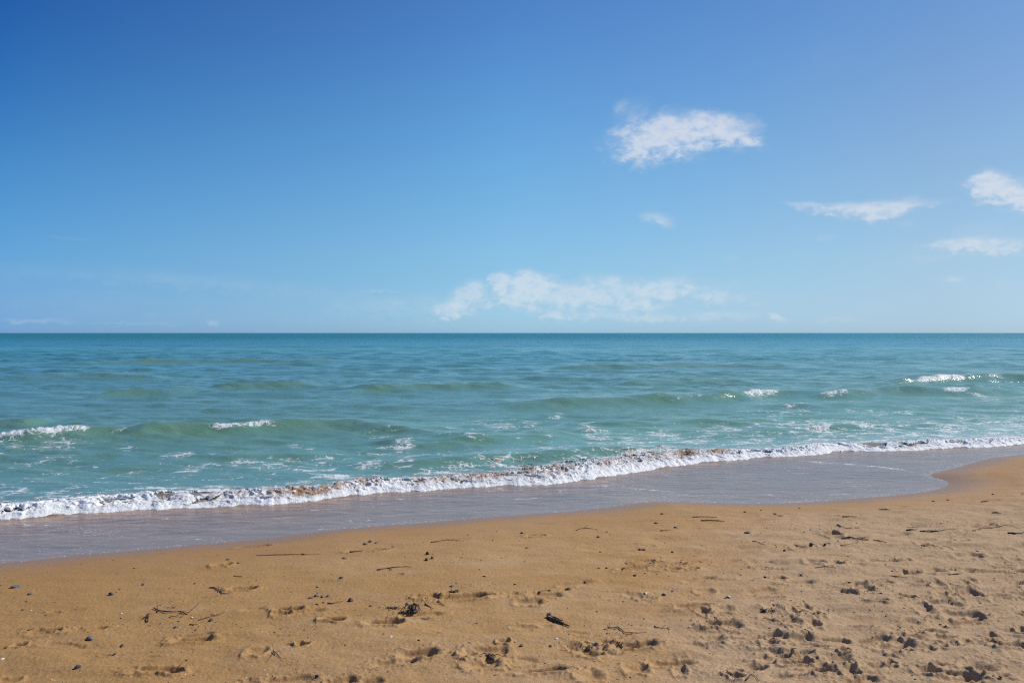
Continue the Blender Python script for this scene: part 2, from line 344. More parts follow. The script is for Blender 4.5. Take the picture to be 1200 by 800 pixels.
def compact(V, Fc, *attrs):
    used = np.unique(Fc); mp = np.zeros(len(V), np.int32); mp[used] = np.arange(len(used))
    return (V[used], mp[Fc]) + tuple(a[used] for a in attrs)
def fattr(me, name, arr):
    a = me.attributes.new(name, 'FLOAT', 'POINT'); a.data.foreach_set('value', np.asarray(arr, np.float32).ravel())
def cattr(me, name, arr):
    a = me.attributes.new(name, 'FLOAT_COLOR', 'POINT')
    a.data.foreach_set('color', np.concatenate([arr, np.ones((len(arr), 1))], 1).astype(np.float32).ravel())

# ------------------------------------------------------------------ materials
def new_mat(name):
    m = bpy.data.materials.new(name); m.use_nodes = True; return m, NT(m.node_tree)
def attr(n, name, out='Fac'):
    a = n.n('ShaderNodeAttribute', attribute_name=name); return a.outputs[out]

def mat_sand():
    m, n = new_mat('sand'); P = n.n('ShaderNodeBsdfPrincipled')
    tcn = n.n('ShaderNodeTexCoord').outputs['Object']
    wet = attr(n, 'wet'); dry = attr(n, 'dry')
    big = n.noise(n.scale(tcn, (.9, 1.5, 1)), 1.0, 5, .55)
    mid = n.noise(n.scale(tcn, (3.0, 5, 1)), 1.0, 5, .6)
    g1 = n.noise(tcn, 260, 2, .6); g2 = n.noise(tcn, 95, 3, .65)
    c = n.mix(n.rng(big, .35, .68), (.445, .256, .105), (.480, .295, .142))
    c = n.mix(n.m('MULTIPLY', n.rng(mid, .50, .74), n.m('MULTIPLY', dry, .7)), c, (.52, .355, .215))       # pale dry film
    c = n.mix(n.m('MULTIPLY', n.rng(mid, .50, .30), .5), c, (.40, .222, .090))
    c = n.mix(n.m('MULTIPLY', attr(n, 'worn'), .75), c, (.475, .330, .205))
    c = n.mix(n.m('MULTIPLY', attr(n, 'vignette'), .8), c, (.375, .210, .082))  # vignette shade on the left, painted as darker sand
    c = n.mix(wet, c, (.33, .172, .066))
    gr = n.rng(g1, .30, .72, .74, 1.24, False); gr2 = n.rng(g2, .3, .7, .86, 1.14, False)
    vm = n.n('ShaderNodeVectorMath', operation='SCALE'); n.l(c, vm.inputs[0]); n.l(n.m('MULTIPLY', gr, gr2), vm.inputs['Scale'])
    spk = n.n('ShaderNodeTexVoronoi'); spk.inputs['Scale'].default_value = 70; n.l(tcn, spk.inputs['Vector'])
    sr = n.n('ShaderNodeSeparateColor'); n.l(spk.outputs['Color'], sr.inputs[0])
    isdark = n.m('MULTIPLY', n.m('GREATER_THAN', sr.outputs[0], .955), n.rng(spk.outputs['Distance'], .32, .22))
    ispale = n.m('MULTIPLY', n.m('GREATER_THAN', sr.outputs[1], .970), n.rng(spk.outputs['Distance'], .30, .2))
    c2 = n.mix(n.m('MULTIPLY', isdark, .75), vm.outputs[0], (.12, .075, .045))
    c2 = n.mix(n.m('MULTIPLY', ispale, .8), c2, (.72, .62, .50))
    n.l(c2, P.inputs['Base Color'])
    n.l(n.rng(wet, 0, 1, .92, .42), P.inputs['Roughness'])
    n.put(P.inputs['Specular IOR Level'], n.rng(wet, 0, 1, .12, .5))
    b1 = n.n('ShaderNodeBump'); b1.inputs['Strength'].default_value = .55; b1.inputs['Distance'].default_value = .004
    n.l(n.m('ADD', n.m('MULTIPLY', g2, n.rng(wet, 0, 1, 1.0, .3)), n.m('MULTIPLY', g1, .5)), b1.inputs['Height'])
    n.l(b1.outputs[0], P.inputs['Normal'])
    o = n.n('ShaderNodeOutputMaterial'); n.l(P.outputs[0], o.inputs[0]); return m

def mat_sea():
    m, n = new_mat('sea_water')
    tcn = n.n('ShaderNodeTexCoord').outputs['Object']
    col = attr(n, 'tint', 'Color'); foam = attr(n, 'foam'); chop = attr(n, 'chop'); rgh = attr(n, 'rough'); line = attr(n, 'bubbles')
    r1 = n.noise(n.scale(tcn, (1.0, 2.2, 1)), 2.6, 5, .62, .2)
    r2 = n.noise(n.scale(tcn, (1.0, 1.9, 1)), .55, 4, .6, .2)
    r3 = n.noise(n.scale(tcn, (.12, .5, 1)), .12, 6, .65, .1)
    bmp = n.n('ShaderNodeBump'); bmp.inputs['Distance'].default_value = .13
    n.l(n.m('MULTIPLY', chop, 1.0), bmp.inputs['Strength'])
    far = attr(n, 'far')
    r4 = n.noise(n.scale(tcn, (.22, .60, 1)), 1.0, 6, .62, .2); r5 = n.noise(n.scale(tcn, (.035, .11, 1)), 1.0, 7, .62, .2)
    hh = n.m('ADD', r1, n.m('MULTIPLY', r2, n.rng(chop, .3, 1, 1.0, 4.0)))
    hh = n.m('ADD', hh, n.m('MULTIPLY', r4, n.m('MULTIPLY', far, 9.0))); hh = n.m('ADD', hh, n.m('MULTIPLY', r5, n.m('MULTIPLY', far, 34.0)))
    n.l(hh, bmp.inputs['Height'])
    cc = n.mix(n.m('MULTIPLY', n.rng(r3, .35, .7), .35), col, n.mix(.5, col, (.03, .16, .24)))
    P = n.n('ShaderNodeBsdfPrincipled'); n.l(cc, P.inputs['Base Color']); n.l(rgh, P.inputs['Roughness'])
    P.inputs['IOR'].default_value = 1.33; n.l(n.rng(attr(n, 'far'), .0, .32, .5, .08, False), P.inputs['Specular IOR Level'])
    n.l(bmp.outputs[0], P.inputs['Normal'])
    # foam: a torn lace of bubbles lying on the water
    wn = n.n('ShaderNodeTexNoise'); wn.inputs['Scale'].default_value = 3.5; wn.inputs['Detail'].default_value = 4; n.l(tcn, wn.inputs['Vector'])
    wv = n.n('ShaderNodeVectorMath', operation='MULTIPLY_ADD'); n.l(wn.outputs['Color'], wv.inputs[0]); wv.inputs[1].default_value = (.35, .35, .0); n.l(tcn, wv.inputs[2])
    def lace(sc, width):
        v = n.n('ShaderNodeTexVoronoi', feature='DISTANCE_TO_EDGE'); v.inputs['Scale'].default_value = sc; n.l(n.scale(wv.outputs[0], (1, 1.15, 0)), v.inputs['Vector'])
        return n.rng(v.outputs['Distance'], width, 0.0)
    lc = n.m('MAXIMUM', lace(5.0, .16), n.m('MULTIPLY', lace(13, .20), .8))
    fb = n.noise(n.scale(tcn, (.8, 1.5, 0)), 2.6, 6, .65, .5)
    fine = n.noise(tcn, 26, 3, .7)
    val = n.m('ADD', n.m('ADD', foam, n.m('MULTIPLY', n.m('SUBTRACT', fb, .5), 2.2)), n.m('MULTIPLY', n.m('SUBTRACT', lc, .5), .55))
    val = n.m('ADD', val, n.m('MULTIPLY', n.m('SUBTRACT', fine, .5), .35))
    fm = n.m('MULTIPLY', n.rng(val, .54, .90), n.rng(foam, .02, .2))
    vb = n.n('ShaderNodeTexVoronoi'); vb.inputs['Scale'].default_value = 42; n.l(tcn, vb.inputs['Vector'])
    sr = n.n('ShaderNodeSeparateColor'); n.l(vb.outputs['Color'], sr.inputs[0])
    spk = n.m('MULTIPLY', n.m('LESS_THAN', sr.outputs[0], line), n.rng(vb.outputs['Distance'], .42, .26))
    fm = n.m('MAXIMUM', fm, n.m('MULTIPLY', spk, .75))
    D = n.n('ShaderNodeBsdfPrincipled'); D.inputs['Base Color'].default_value = (.78, .79, .80, 1); D.inputs['Roughness'].default_value = .75
    fbump = n.n('ShaderNodeBump'); fbump.inputs['Strength'].default_value = .6; fbump.inputs['Distance'].default_value = .02; n.l(val, fbump.inputs['Height']); n.l(fbump.outputs[0], D.inputs['Normal'])
    mxs = n.n('ShaderNodeMixShader'); n.l(n.m('MULTIPLY', fm, .92), mxs.inputs[0]); n.l(P.outputs[0], mxs.inputs[1]); n.l(D.outputs[0], mxs.inputs[2])
    o = n.n('ShaderNodeOutputMaterial'); n.l(mxs.outputs[0], o.inputs[0]); return m

def mat_foam():
    m, n = new_mat('foam'); P = n.n('ShaderNodeBsdfPrincipled')
    tcn = n.n('ShaderNodeTexCoord').outputs['Object']; br = attr(n, 'silt')
    f1 = n.noise(tcn, 45, 4, .7); f2 = n.noise(tcn, 9, 5, .65)
    c = n.mix(n.rng(f2, .3, .7), (.84, .85, .86), (.93, .93, .93))
    c = n.mix(n.m('MULTIPLY', br, n.rng(f2, .66, .50)), c, (.36, .22, .13))
    n.l(c, P.inputs['Base Color']); P.inputs['Roughness'].default_value = .7
    P.inputs['Subsurface Weight'].default_value = 0.0
    b = n.n('ShaderNodeBump'); b.inputs['Strength'].default_value = .7; b.inputs['Distance'].default_value = .02
    n.l(f1, b.inputs['Height']); n.l(b.outputs[0], P.inputs['Normal'])
    o = n.n('ShaderNodeOutputMaterial'); n.l(P.outputs[0], o.inputs[0]); return m

def mat_bit(name, c1, c2, rough=.8, sc=60, bump=.5):
    m, n = new_mat(name); P = n.n('ShaderNodeBsdfPrincipled'); tcn = n.n('ShaderNodeTexCoord').outputs['Object']
    f = n.noise(tcn, sc, 4, .6); n.l(n.mix(n.rng(f, .32, .68), c1, c2), P.inputs['Base Color']); P.inputs['Roughness'].default_value = rough
    b = n.n('ShaderNodeBump'); b.inputs['Strength'].default_value = bump; b.inputs['Distance'].default_value = .002
    n.l(n.noise(tcn, sc * 3, 3, .6), b.inputs['Height']); n.l(b.outputs[0], P.inputs['Normal'])
    o = n.n('ShaderNodeOutputMaterial'); n.l(P.outputs[0], o.inputs[0]); return m
M_SAND, M_SEA, M_FOAM = mat_sand(), mat_sea(), mat_foam()
MB = {
    'dark': mat_bit('dark_stone', (.035, .031, .029), (.12, .105, .09), .65),
    'grey': mat_bit('blue_grey_stone', (.085, .095, .10), (.21, .215, .21), .75),
    'red': mat_bit('red_brown_stone', (.10, .04, .025), (.17, .07, .04), .6),
    'brown': mat_bit('brown_stone', (.13, .085, .05), (.24, .16, .10), .7),
    'cream': mat_bit('cream_shell', (.62, .52, .40), (.78, .70, .60), .5),
    'white': mat_bit('white_shell', (.72, .69, .64), (.85, .83, .79), .45),
    'twig': mat_bit('dark_twig', (.065, .042, .028), (.17, .11, .07), .85),
    'twigpale': mat_bit('pale_twig', (.20, .14, .09), (.33, .25, .17), .85),
    'weed': mat_bit('dry_seaweed', (.04, .028, .02), (.12, .08, .052), .8),
    'weedgrey': mat_bit('grey_seaweed', (.10, .085, .095), (.26, .23, .25), .8),
    'weedbrown': mat_bit('brown_seaweed', (.15, .085, .036), (.26, .155, .07), .8)}

# ------------------------------------------------------------------ the beach
dpx = .00126
v = np.concatenate([np.arange(1.9, .62, -.006), np.arange(.62, .46, -.0022), np.arange(.46, .125, -.00062), np.arange(.125, .075, -.002)])
Yr = 1.80 / v
Yr = np.concatenate([[-90, -20, -6, -1.5, .2], Yr, [30, 60, 120]])
uc = np.arange(-.80, .80001, .00080)
uc = np.concatenate([[-40, -9, -3, -1.6, -1.1, -.95, -.87], uc, [.87, .95, 1.1, 1.6, 3, 9, 40]])
Yg = np.repeat(Yr[:, None], len(uc), 1); Xg = uc[None, :] * (np.abs(Yg) + 1.0)
pre = (dist_grid(Xg, Yg, EDGE), dist_grid(Xg, Yg, BRK))
Zg = sand_z(Xg, Yg, pre)
keep = pre[1] < 2.5
kf = keep[:-1, :-1] | keep[1:, 1:]
Vb = np.stack([Xg, Yg, Zg], -1).reshape(-1, 3)
s_ = np.clip(-pre[0], 0, None)
wetv = 1 - sst(-.05, .75, s_ + .22 * fbm(Xg * 1.1, Yg * 1.6, 3, 70))
wetv = np.clip(.85 * wetv + .30 * (1 - sst(.3, 2.2, s_ + .5 * fbm(Xg * .5, Yg * .8, 3, 72))), 0, 1)
wetv = np.clip(wetv + .0, 0, 1)
dryv = sst(.9, 2.6, s_ + .7 * fbm(Xg * .7, Yg, 3, 71))
wornv = sst(.35, 1.0, patches(Xg, Yg) + .25 * fbm(Xg * 1.4, Yg * 2, 3, 77)) * sst(.4, 1.6, s_)
vignettev = sst(.15, -.60, Xg / (np.abs(Yg) + .3) + .25 * fbm(Xg * .6, Yg * .9, 3, 76))  # grows leftwards: lens falloff put into the sand colour
Vb, Fb, wv_, dv_, wo_, vg_ = compact(Vb, grid_faces(*Xg.shape, kf), wetv.ravel(), dryv.ravel(), wornv.ravel(), vignettev.ravel())
me = mesh_np('beach', Vb, Fb, M_SAND); fattr(me, 'wet', wv_); fattr(me, 'dry', dv_); fattr(me, 'worn', wo_); fattr(me, 'vignette', vg_)
o = link('beach', me); o['kind'] = 'structure'
del Xg, Yg, Zg, Vb, Fb, pre

# ------------------------------------------------------------------ the sea
# wave crests read off the photograph: points, height m, front width m, back width m
RIDGES = [
    ([(-80, 512), (0, 509), (100, 506), (200, 503), (310, 499), (400, 497), (470, 501), (540, 506)], .25, .42, 1.5),
    ([(395, 538), (480, 537), (560, 534), (650, 529), (733, 524), (800, 520)], .17, .30, .9),
    ([(560, 474), (640, 472), (740, 469), (820, 465), (905, 459), (960, 457)], .30, .6, 2.2),
    ([(920, 462), (985, 460), (1050, 457), (1120, 457), (1200, 456)], .26, .6, 2.0),
    ([(1020, 450), (1080, 445), (1130, 443), (1200, 443), (1300, 446)], .34, .7, 2.4),
    ([(380, 457), (450, 454), (540, 452), (620, 452)], .26, .6, 2.4),
    ([(100, 461), (170, 458), (230, 457)], .22, .6, 2.2),
    ([(-60, 494), (10, 492), (60, 490)], .16, .4, 1.2),
    ([(240, 452), (300, 451), (380, 449)], .22, .7, 2.4),
    ([(80, 540), (200, 533), (330, 528), (420, 532)], .06, .3, .7),
    ([(430, 515), (520, 513), (600, 509), (680, 507)], .10, .35, 1.0),
    ([(820, 505), (930, 499), (1040, 496), (1160, 496)], .10, .35, 1.0),
    ([(60, 425), (260, 423), (420, 424)], .30, 1.2, 4), ([(620, 430), (800, 428), (960, 430)], .28, 1.1, 4), ([(0, 441), (120, 440), (200, 441)], .22, .9, 3),
    ([(700, 448), (820, 446), (900, 446)], .2, .8, 3)]
RL = [(catmull([at_z(*p, .12) for p in pts], 5), A, wf, wb) for pts, A, wf, wb in RIDGES]
rw = np.random.RandomState(3)
NW = 84
lam = np.exp(rw.uniform(math.log(.28), math.log(26), NW)); th = rw.normal(0, .40, NW) - .12
steep = .0175 * np.where(lam < 1.6, 1.35, 1.0) * np.where((lam > 2.2) & (lam <= 6), .62, 1.0) * np.where(lam > 6, .40, 1.0) * np.where(lam > 14, .5, 1.0)
WV = [(2 * np.pi / l * math.sin(t), -2 * np.pi / l * math.cos(t), s * l / (2 * np.pi), l, p) for l, t, s, p in zip(lam, th, steep, rw.uniform(0, 6.28, NW))]

l2 = np.exp(rw.uniform(math.log(.15), math.log(1.0), 46)); t2 = rw.normal(.05, .42, 46)
WV += [(2 * np.pi / l * math.sin(t), -2 * np.pi / l * math.cos(t), .024 * l / (2 * np.pi), l, p) for l, t, p in zip(l2, t2, rw.uniform(0, 6.28, 46))]
def brk_height(x):
    return .075 + .02 * np.sin(x * 1.1) + .03 * fbm(x * 1.3, x * 0 + 4, 3, 31)
def sea_z(x, y, d, b, sp):
    """water surface; sp = local mesh step, so that no wave finer than the mesh is drawn"""
    lvl = sheet_level(d, b)
    thin = np.clip(d * .10, -.03, .0)
    hb = brk_height(x)
    bb = b + .10 * fbm(x * 1.4, y * 1.4, 3, 33)
    prof = hb * sst(-.02, .42, bb) * np.exp(-np.clip(bb - .42, 0, None) / .6)
    z = lvl + thin + prof * (b > -.3)
    z = z + np.where(b > 0, -.015 * sst(0, 1.5, b), 0)
    r = 0
    amp = .10 * sst(-.2, .6, b) + .90 * sst(.5, 5, b)
    wx = x + .5 * fbm(x * .13, y * .13, 2, 41); wy = y + .5 * fbm(x * .13 + 9, y * .13, 2, 42)
    for kx, ky, a, l, ph in WV:
        f = np.clip(l / sp / 2.2 - 1.0, 0, 1) * (1 + ((.15 + 1.5 * sst(18, 60, y)) if .3 < l < 4.5 else .4 * sst(70, 140, y) - .5 * sst(16, 50, y)))
        r = r + a * f * np.sin(kx * wx + ky * wy + ph)
    gust = .75 + .5 * fbm(x * .06, y * .12, 3, 43)
    z = z + amp * gust * (r + 2.2 * np.clip(r, 0, .12) ** 2)
    face = np.zeros_like(z)
    for L, A, wf, wb in RL:
        ymin, ymax = L[:, 1].min() - 3 * max(wf, wb), L[:, 1].max() + 4 * wb
        i = np.nonzero((y > ymin) & (y < ymax) & (x > L[0, 0] - 4) & (x < L[-1, 0] + 4))
        if len(i[0]) == 0: continue
        xi, yi = x[i], y[i]
        c = yi - np.interp(xi, L[:, 0], L[:, 1]) + .25 * fbm(xi * .5, yi * .5, 3, 50)
        t = (xi - L[0, 0]) / (L[-1, 0] - L[0, 0])
        tp = sst(-.05, .25, t) * sst(1.05, .78, t)
        pr = np.where(c < 0, np.exp(-(c / wf) ** 2), np.exp(-(c / wb) ** 2))
        am = A * tp * (.85 + .35 * fbm(xi * .6, yi * 0 + 3, 2, 51))
        z[i] += am * pr
        face[i] = np.maximum(face[i], tp * (A / .3) * np.exp(-((c + wf * .5) / (wf * 1.0)) ** 2))
    rip = .0060 * fbm(x * 3.5, y * 7, 3, 44) * sst(.05, .6, d) * sst(.02, 0, np.clip(sp - .05, 0, 1))
    return z + rip, face

# torn foam lying on the water: px, py, rx, ry, strength
FOAMS = [(30, 560, 60, 10, .30), (60, 535, 34, 8, .42), (78, 545, 26, 12, .42), (145, 523, 14, 4, .50), (215, 531, 16, 5, .60), (222, 546, 26, 5, .5), (250, 541, 20, 5, .45), (285, 540, 26, 5, .52), (335, 542, 46, 8, .55),
         (390, 556, 30, 7, .62), (370, 548, 30, 6, .55), (160, 552, 50, 7, .35), (135, 512, 8, 10, .35), (340, 521, 12, 3, .55), (364, 522, 8, 3, .5), (395, 532, 26, 6, .42), (18, 525, 40, 5, .42), (20, 575, 60, 9, .55), (130, 577, 60, 6, .50), (200, 572, 50, 7, .45), (205, 565, 10, 4, .5),
         (475, 521, 16, 5, .66), (450, 510, 30, 5, .42), (430, 543, 20, 5, .62), (480, 540, 30, 6, .45), (440, 526, 30, 6, .42), (555, 513, 20, 4, .46), (545, 510, 30, 4, .40), (540, 546, 24, 4, .62), (590, 541, 36, 5, .58), (510, 552, 40, 6, .60), (470, 548, 20, 5, .55),
         (598, 497, 40, 5, .48), (620, 495, 14, 3, .52), (636, 529, 16, 5, .66), (690, 500, 14, 5, .56), (700, 507, 26, 5, .50), (725, 519, 22, 4, .68), (735, 512, 26, 6, .50), (780, 508, 30, 5, .55), (665, 525, 14, 3, .6), (705, 535, 40, 6, .45), (660, 540, 40, 6, .50),
         (825, 512, 26, 4, .48), (850, 502, 24, 5, .5), (955, 503, 20, 8, .66), (920, 500, 34, 6, .52), (910, 482, 30, 4, .46), (935, 478, 16, 3, .5), (990, 492, 30, 5, .58), (975, 506, 30, 4, .5), (1010, 499, 40, 5, .60), (1035, 503, 30, 4, .55), (1105, 497, 30, 4, .66), (1110, 502, 30, 3, .6), (1060, 494, 40, 4, .48), (1165, 494, 30, 4, .55), (1165, 502, 40, 3, .5), (1150, 488, 50, 4, .42), (1050, 481, 40, 3, .42),
         (1010, 481, 20, 3, .46), (880, 515, 60, 5, .50), (1060, 512, 60, 4, .40), (1170, 512, 50, 3, .50), (935, 473, 10, 2, .7), (1010, 468, 16, 2, .55), (1150, 462, 10, 2, .6), (1170, 467, 20, 2, .42), (960, 515, 60, 4, .42), (805, 515, 36, 4, .5), (652, 486, 12, 2, .5), (655, 482, 6, 2, .4),
         (560, 492, 12, 2, .42), (530, 500, 14, 2, .42), (600, 560, 60, 5, .45), (300, 572, 60, 6, .42), (250, 560, 30, 5, .35), (780, 527, 50, 5, .55)]
FL = []
for px, py, rx, ry, st in FOAMS:
    x, y = at_z(px, py, .05); FL.append((x, y, 1.25 * rx * y / F, 1.3 * ry * y * y / (F * 2.05), min(st * (.92 if px < 560 else 1.04), .72)))
TONGUE = catmull([at_z(*p, .07) for p in [(925, 534), (950, 538), (1000, 543), (1050, 550), (1083, 558), (1108, 566)]], 6)
STREAK = catmull([at_z(*p, .05) for p in [(683, 563), (700, 567), (730, 571), (767, 576), (800, 581)]], 6)
LSTR = catmull([at_z(*p, .05) for p in [(80, 621), (100, 623), (120, 624), (140, 628)]], 6)

v = np.concatenate([np.arange(.62, .32, -.0022), np.arange(.32, .26, -.0012), np.arange(.26, .075, -.00056), np.arange(.075, .036, -.00026), np.arange(.036, .008, -.00013), np.arange(.008, .0006, -.0002)])
Yr = np.concatenate([CAMZ / v, [5200, 9000, 20000, 60000]])
uc = np.arange(-.80, .8001, .00115); uc = np.concatenate([[-12, -4, -2, -1.4, -1.1, -.95, -.86], uc, [.86, .95, 1.1, 1.4, 2, 4, 12]])
Yg = np.repeat(Yr[:, None], len(uc), 1); Xg = uc[None, :] * (Yg + .8)
sp = np.maximum(np.gradient(Yr), Yr * .00115)[:, None] * np.ones_like(Xg)
near = Yr < 120
def dl(L):
    out = np.full(Xg.shape, 200.0); k_ = near.sum(); out[:k_] = dist_grid(Xg[:k_], Yg[:k_], L); return out
dE, dB = dl(EDGE), dl(BRK)
Zs, face = sea_z(Xg, Yg, dE, dB, sp)
Zs = np.where(Yg > 3000, 0, Zs)
foam = np.zeros_like(Xg)
for x, y, rx, ry, st in FL:
    i = np.nonzero((np.abs(Xg - x) < 2 * rx) & (np.abs(Yg - y) < 2 * ry) & (dB > .1))
    r2 = ((Xg[i] - x) / rx) ** 2 + ((Yg[i] - y) / ry) ** 2
    foam[i] = np.maximum(foam[i], st * np.exp(-r2 * .9))
zone = .33 * sst(8, 1, dB) * (dB > .1) * (.7 + .75 * sst(-5, 7, Xg))
foam = np.maximum(foam, zone + .10 * fbm(Xg * .5, Yg * .5, 3, 80) * (zone > 0))
foam = np.maximum(foam, .60 * np.exp(-((dB - .8) / .8) ** 2) * (dB > .0))
# whitewater along crests: px0, px1 of ridge, strength
CAPS = [(0, -60, 106, .95), (0, 240, 322, .75), (2, 868, 916, .9), (3, 962, 996, .85), (4, 1072, 1132, .9), (3, 1102, 1136, .9), (4, 1155, 1180, .6), (2, 770, 860, .30), (1, 640, 690, .35)]
for ri, p0, p1, st in CAPS:
    L, A, wf, wb = RL[ri]
    i = np.nonzero((Yg > L[:, 1].min() - 2) & (Yg < L[:, 1].max() + 3) & (Xg / Yg * F + CX > p0 - 12) & (Xg / Yg * F + CX < p1 + 12))
    c = Yg[i] - np.interp(Xg[i], L[:, 0], L[:, 1]) + .25 * fbm(Xg[i] * .5, Yg[i] * .5, 3, 50)
    q = Xg[i] / Yg[i] * F + CX
    e = sst(p0 - 10, p0 + 12, q) * sst(p1 + 10, p1 - 12, q)
    foam[i] = np.maximum(foam[i], st * e * np.exp(-((c + wf * .35) / (wf * .62)) ** 2))
    if ri == 0 and p0 < 0: foam[i] = np.maximum(foam[i], .42 * e * sst(.2, -.6, c) * sst(-3.0, -1, c))
Zs = Zs + np.where((foam > .55) & (dB > 1.5) & (Yg < 45), .035 * (foam - .5) * (1 - 2 * np.abs(perlin(Xg * 6, Yg * 6, 87)) + .6 * perlin(Xg * 15, Yg * 15, 88)) * 2, 0)
foam = np.where((dE > .05) & (dB < -.05), 0.16 + .42 * fbm(Xg * .7 + Yg * .3, Yg * 4.5, 4, 78) - .1 * sst(0, 1.2, -dB), foam)
# bubbles along the swash edges
bub = np.zeros_like(Xg)
sw = (dE > 0) & (dB < .0)
patch = np.clip(.5 + 1.2 * fbm(Xg * .8, Yg * .8, 3, 81), 0, 1)
bub += sw * (.62 * np.exp(-((dE - .04) / .07) ** 2) + .16 * np.exp(-(dE / .45) ** 2)) * patch * (.5 + .7 * sst(-3, 4, Xg)) + sw * .022 * patch
nm = near
for L, wd, st in ((TONGUE, .13, .9), (STREAK, .14, .5), (LSTR, .12, .35)):
    x0, x1 = L[0, 0], L[-1, 0]
    c = Yg[nm] - np.interp(Xg[nm], L[:, 0], L[:, 1]); e = sst(x0 - .2, x0 + .3, Xg[nm]) * sst(x1 + .15, x1 - .1, Xg[nm])
    bub[nm] = np.maximum(bub[nm], st * e * np.exp(-((c + .05 * fbm(Xg[nm] * 3, Yg[nm] * 3, 2, 83)) / wd) ** 2))
    foam[nm] = np.maximum(foam[nm], .56 * st * e * np.exp(-(c / (wd * 1.2)) ** 2))
# body colour of the water: clear blue far out, turquoise, green over the bar, silt brown at the shore
def stops(t, pts):
    xs = [p[0] for p in pts]; return np.stack([np.interp(t, xs, [p[1][k] for p in pts]) for k in range(3)], -1)
ll = np.log10(np.clip(dB, .05, 1e5))
tint_ = stops(ll, [(-1.3, (.30, .205, .135)), (-.4, (.27, .215, .155)), (0, (.20, .265, .21)), (.2, (.14, .285, .24)), (.5, (.150, .295, .220)), (.9, (.142, .292, .232)), (1.3, (.128, .285, .262)), (1.7, (.095, .282, .305)), (2.15, (.050, .265, .300)), (2.45, (.020, .170, .300)), (2.8, (.006, .100, .275)), (4, (.004, .080, .235))])
tint_ = tint_ * (.98 + .38 * sst(-.5, .6, Xg / Yg))[..., None]      # sideways light falloff painted into the water: dimmer left, brighter right
k = (.18 * fbm(Xg * .25, Yg * .6, 4, 84) * sst(60, 20, Yg) + .12 * fbm(Xg * .01, Yg * .05, 4, 85))[..., None]
tint_ = tint_ * (1 + k)
green = np.array([.155, .285, .185]); tint_ = tint_ + (green - tint_) * np.clip(face * .8, 0, .75)[..., None] * (dB > .3)[..., None]
swc = stops(np.clip(-dB, 0, 5), [(0, (.31, .180, .100)), (.5, (.290, .185, .122)), (1.4, (.290, .205, .145)), (5, (.335, .248, .188))])
swc = swc * (1 + .38 * fbm(Xg * 1.0, Yg * 4, 5, 86) * sst(6, 0, -dB) + .12 * fbm(Xg * 6, Yg * 14, 3, 89))[..., None]
mxv = sst(-.05, .25, dB)[..., None]; tint_ = np.where(dB[..., None] > 100, tint_, swc * (1 - mxv) + tint_ * mxv)
chop = np.where(dB < 0, .10, .17 + .20 * sst(.5, 12, dB) + .50 * sst(40, 300, Yg))
rough = np.where(dB < 0, .24, .13 + .05 * sst(8, 60, Yg) + .26 * sst(60, 500, Yg))
kf = dE > -.35; kf = kf[:-1, :-1] | kf[1:, 1:]
Vs = np.stack([Xg, Yg, Zs], -1).reshape(-1, 3)
Vs, Fs, a1, a2, a3, a4, a5 = compact(Vs, grid_faces(*Xg.shape, kf), tint_.reshape(-1, 3), foam.ravel(), chop.ravel(), rough.ravel(), bub.ravel())
me = mesh_np('sea', Vs, Fs, M_SEA); cattr(me, 'tint', a1); fattr(me, 'foam', a2); fattr(me, 'chop', a3); fattr(me, 'rough', a4); fattr(me, 'bubbles', a5); fattr(me, 'far', sst(math.log(40), math.log(700), np.log(np.clip(Vs[:, 1], 1, 1e5))))
o = link('sea', me); o['kind'] = 'structure'
del Xg, Yg, Zs, Vs, Fs, tint_, dE, dB, foam, bub, sp, k, swc

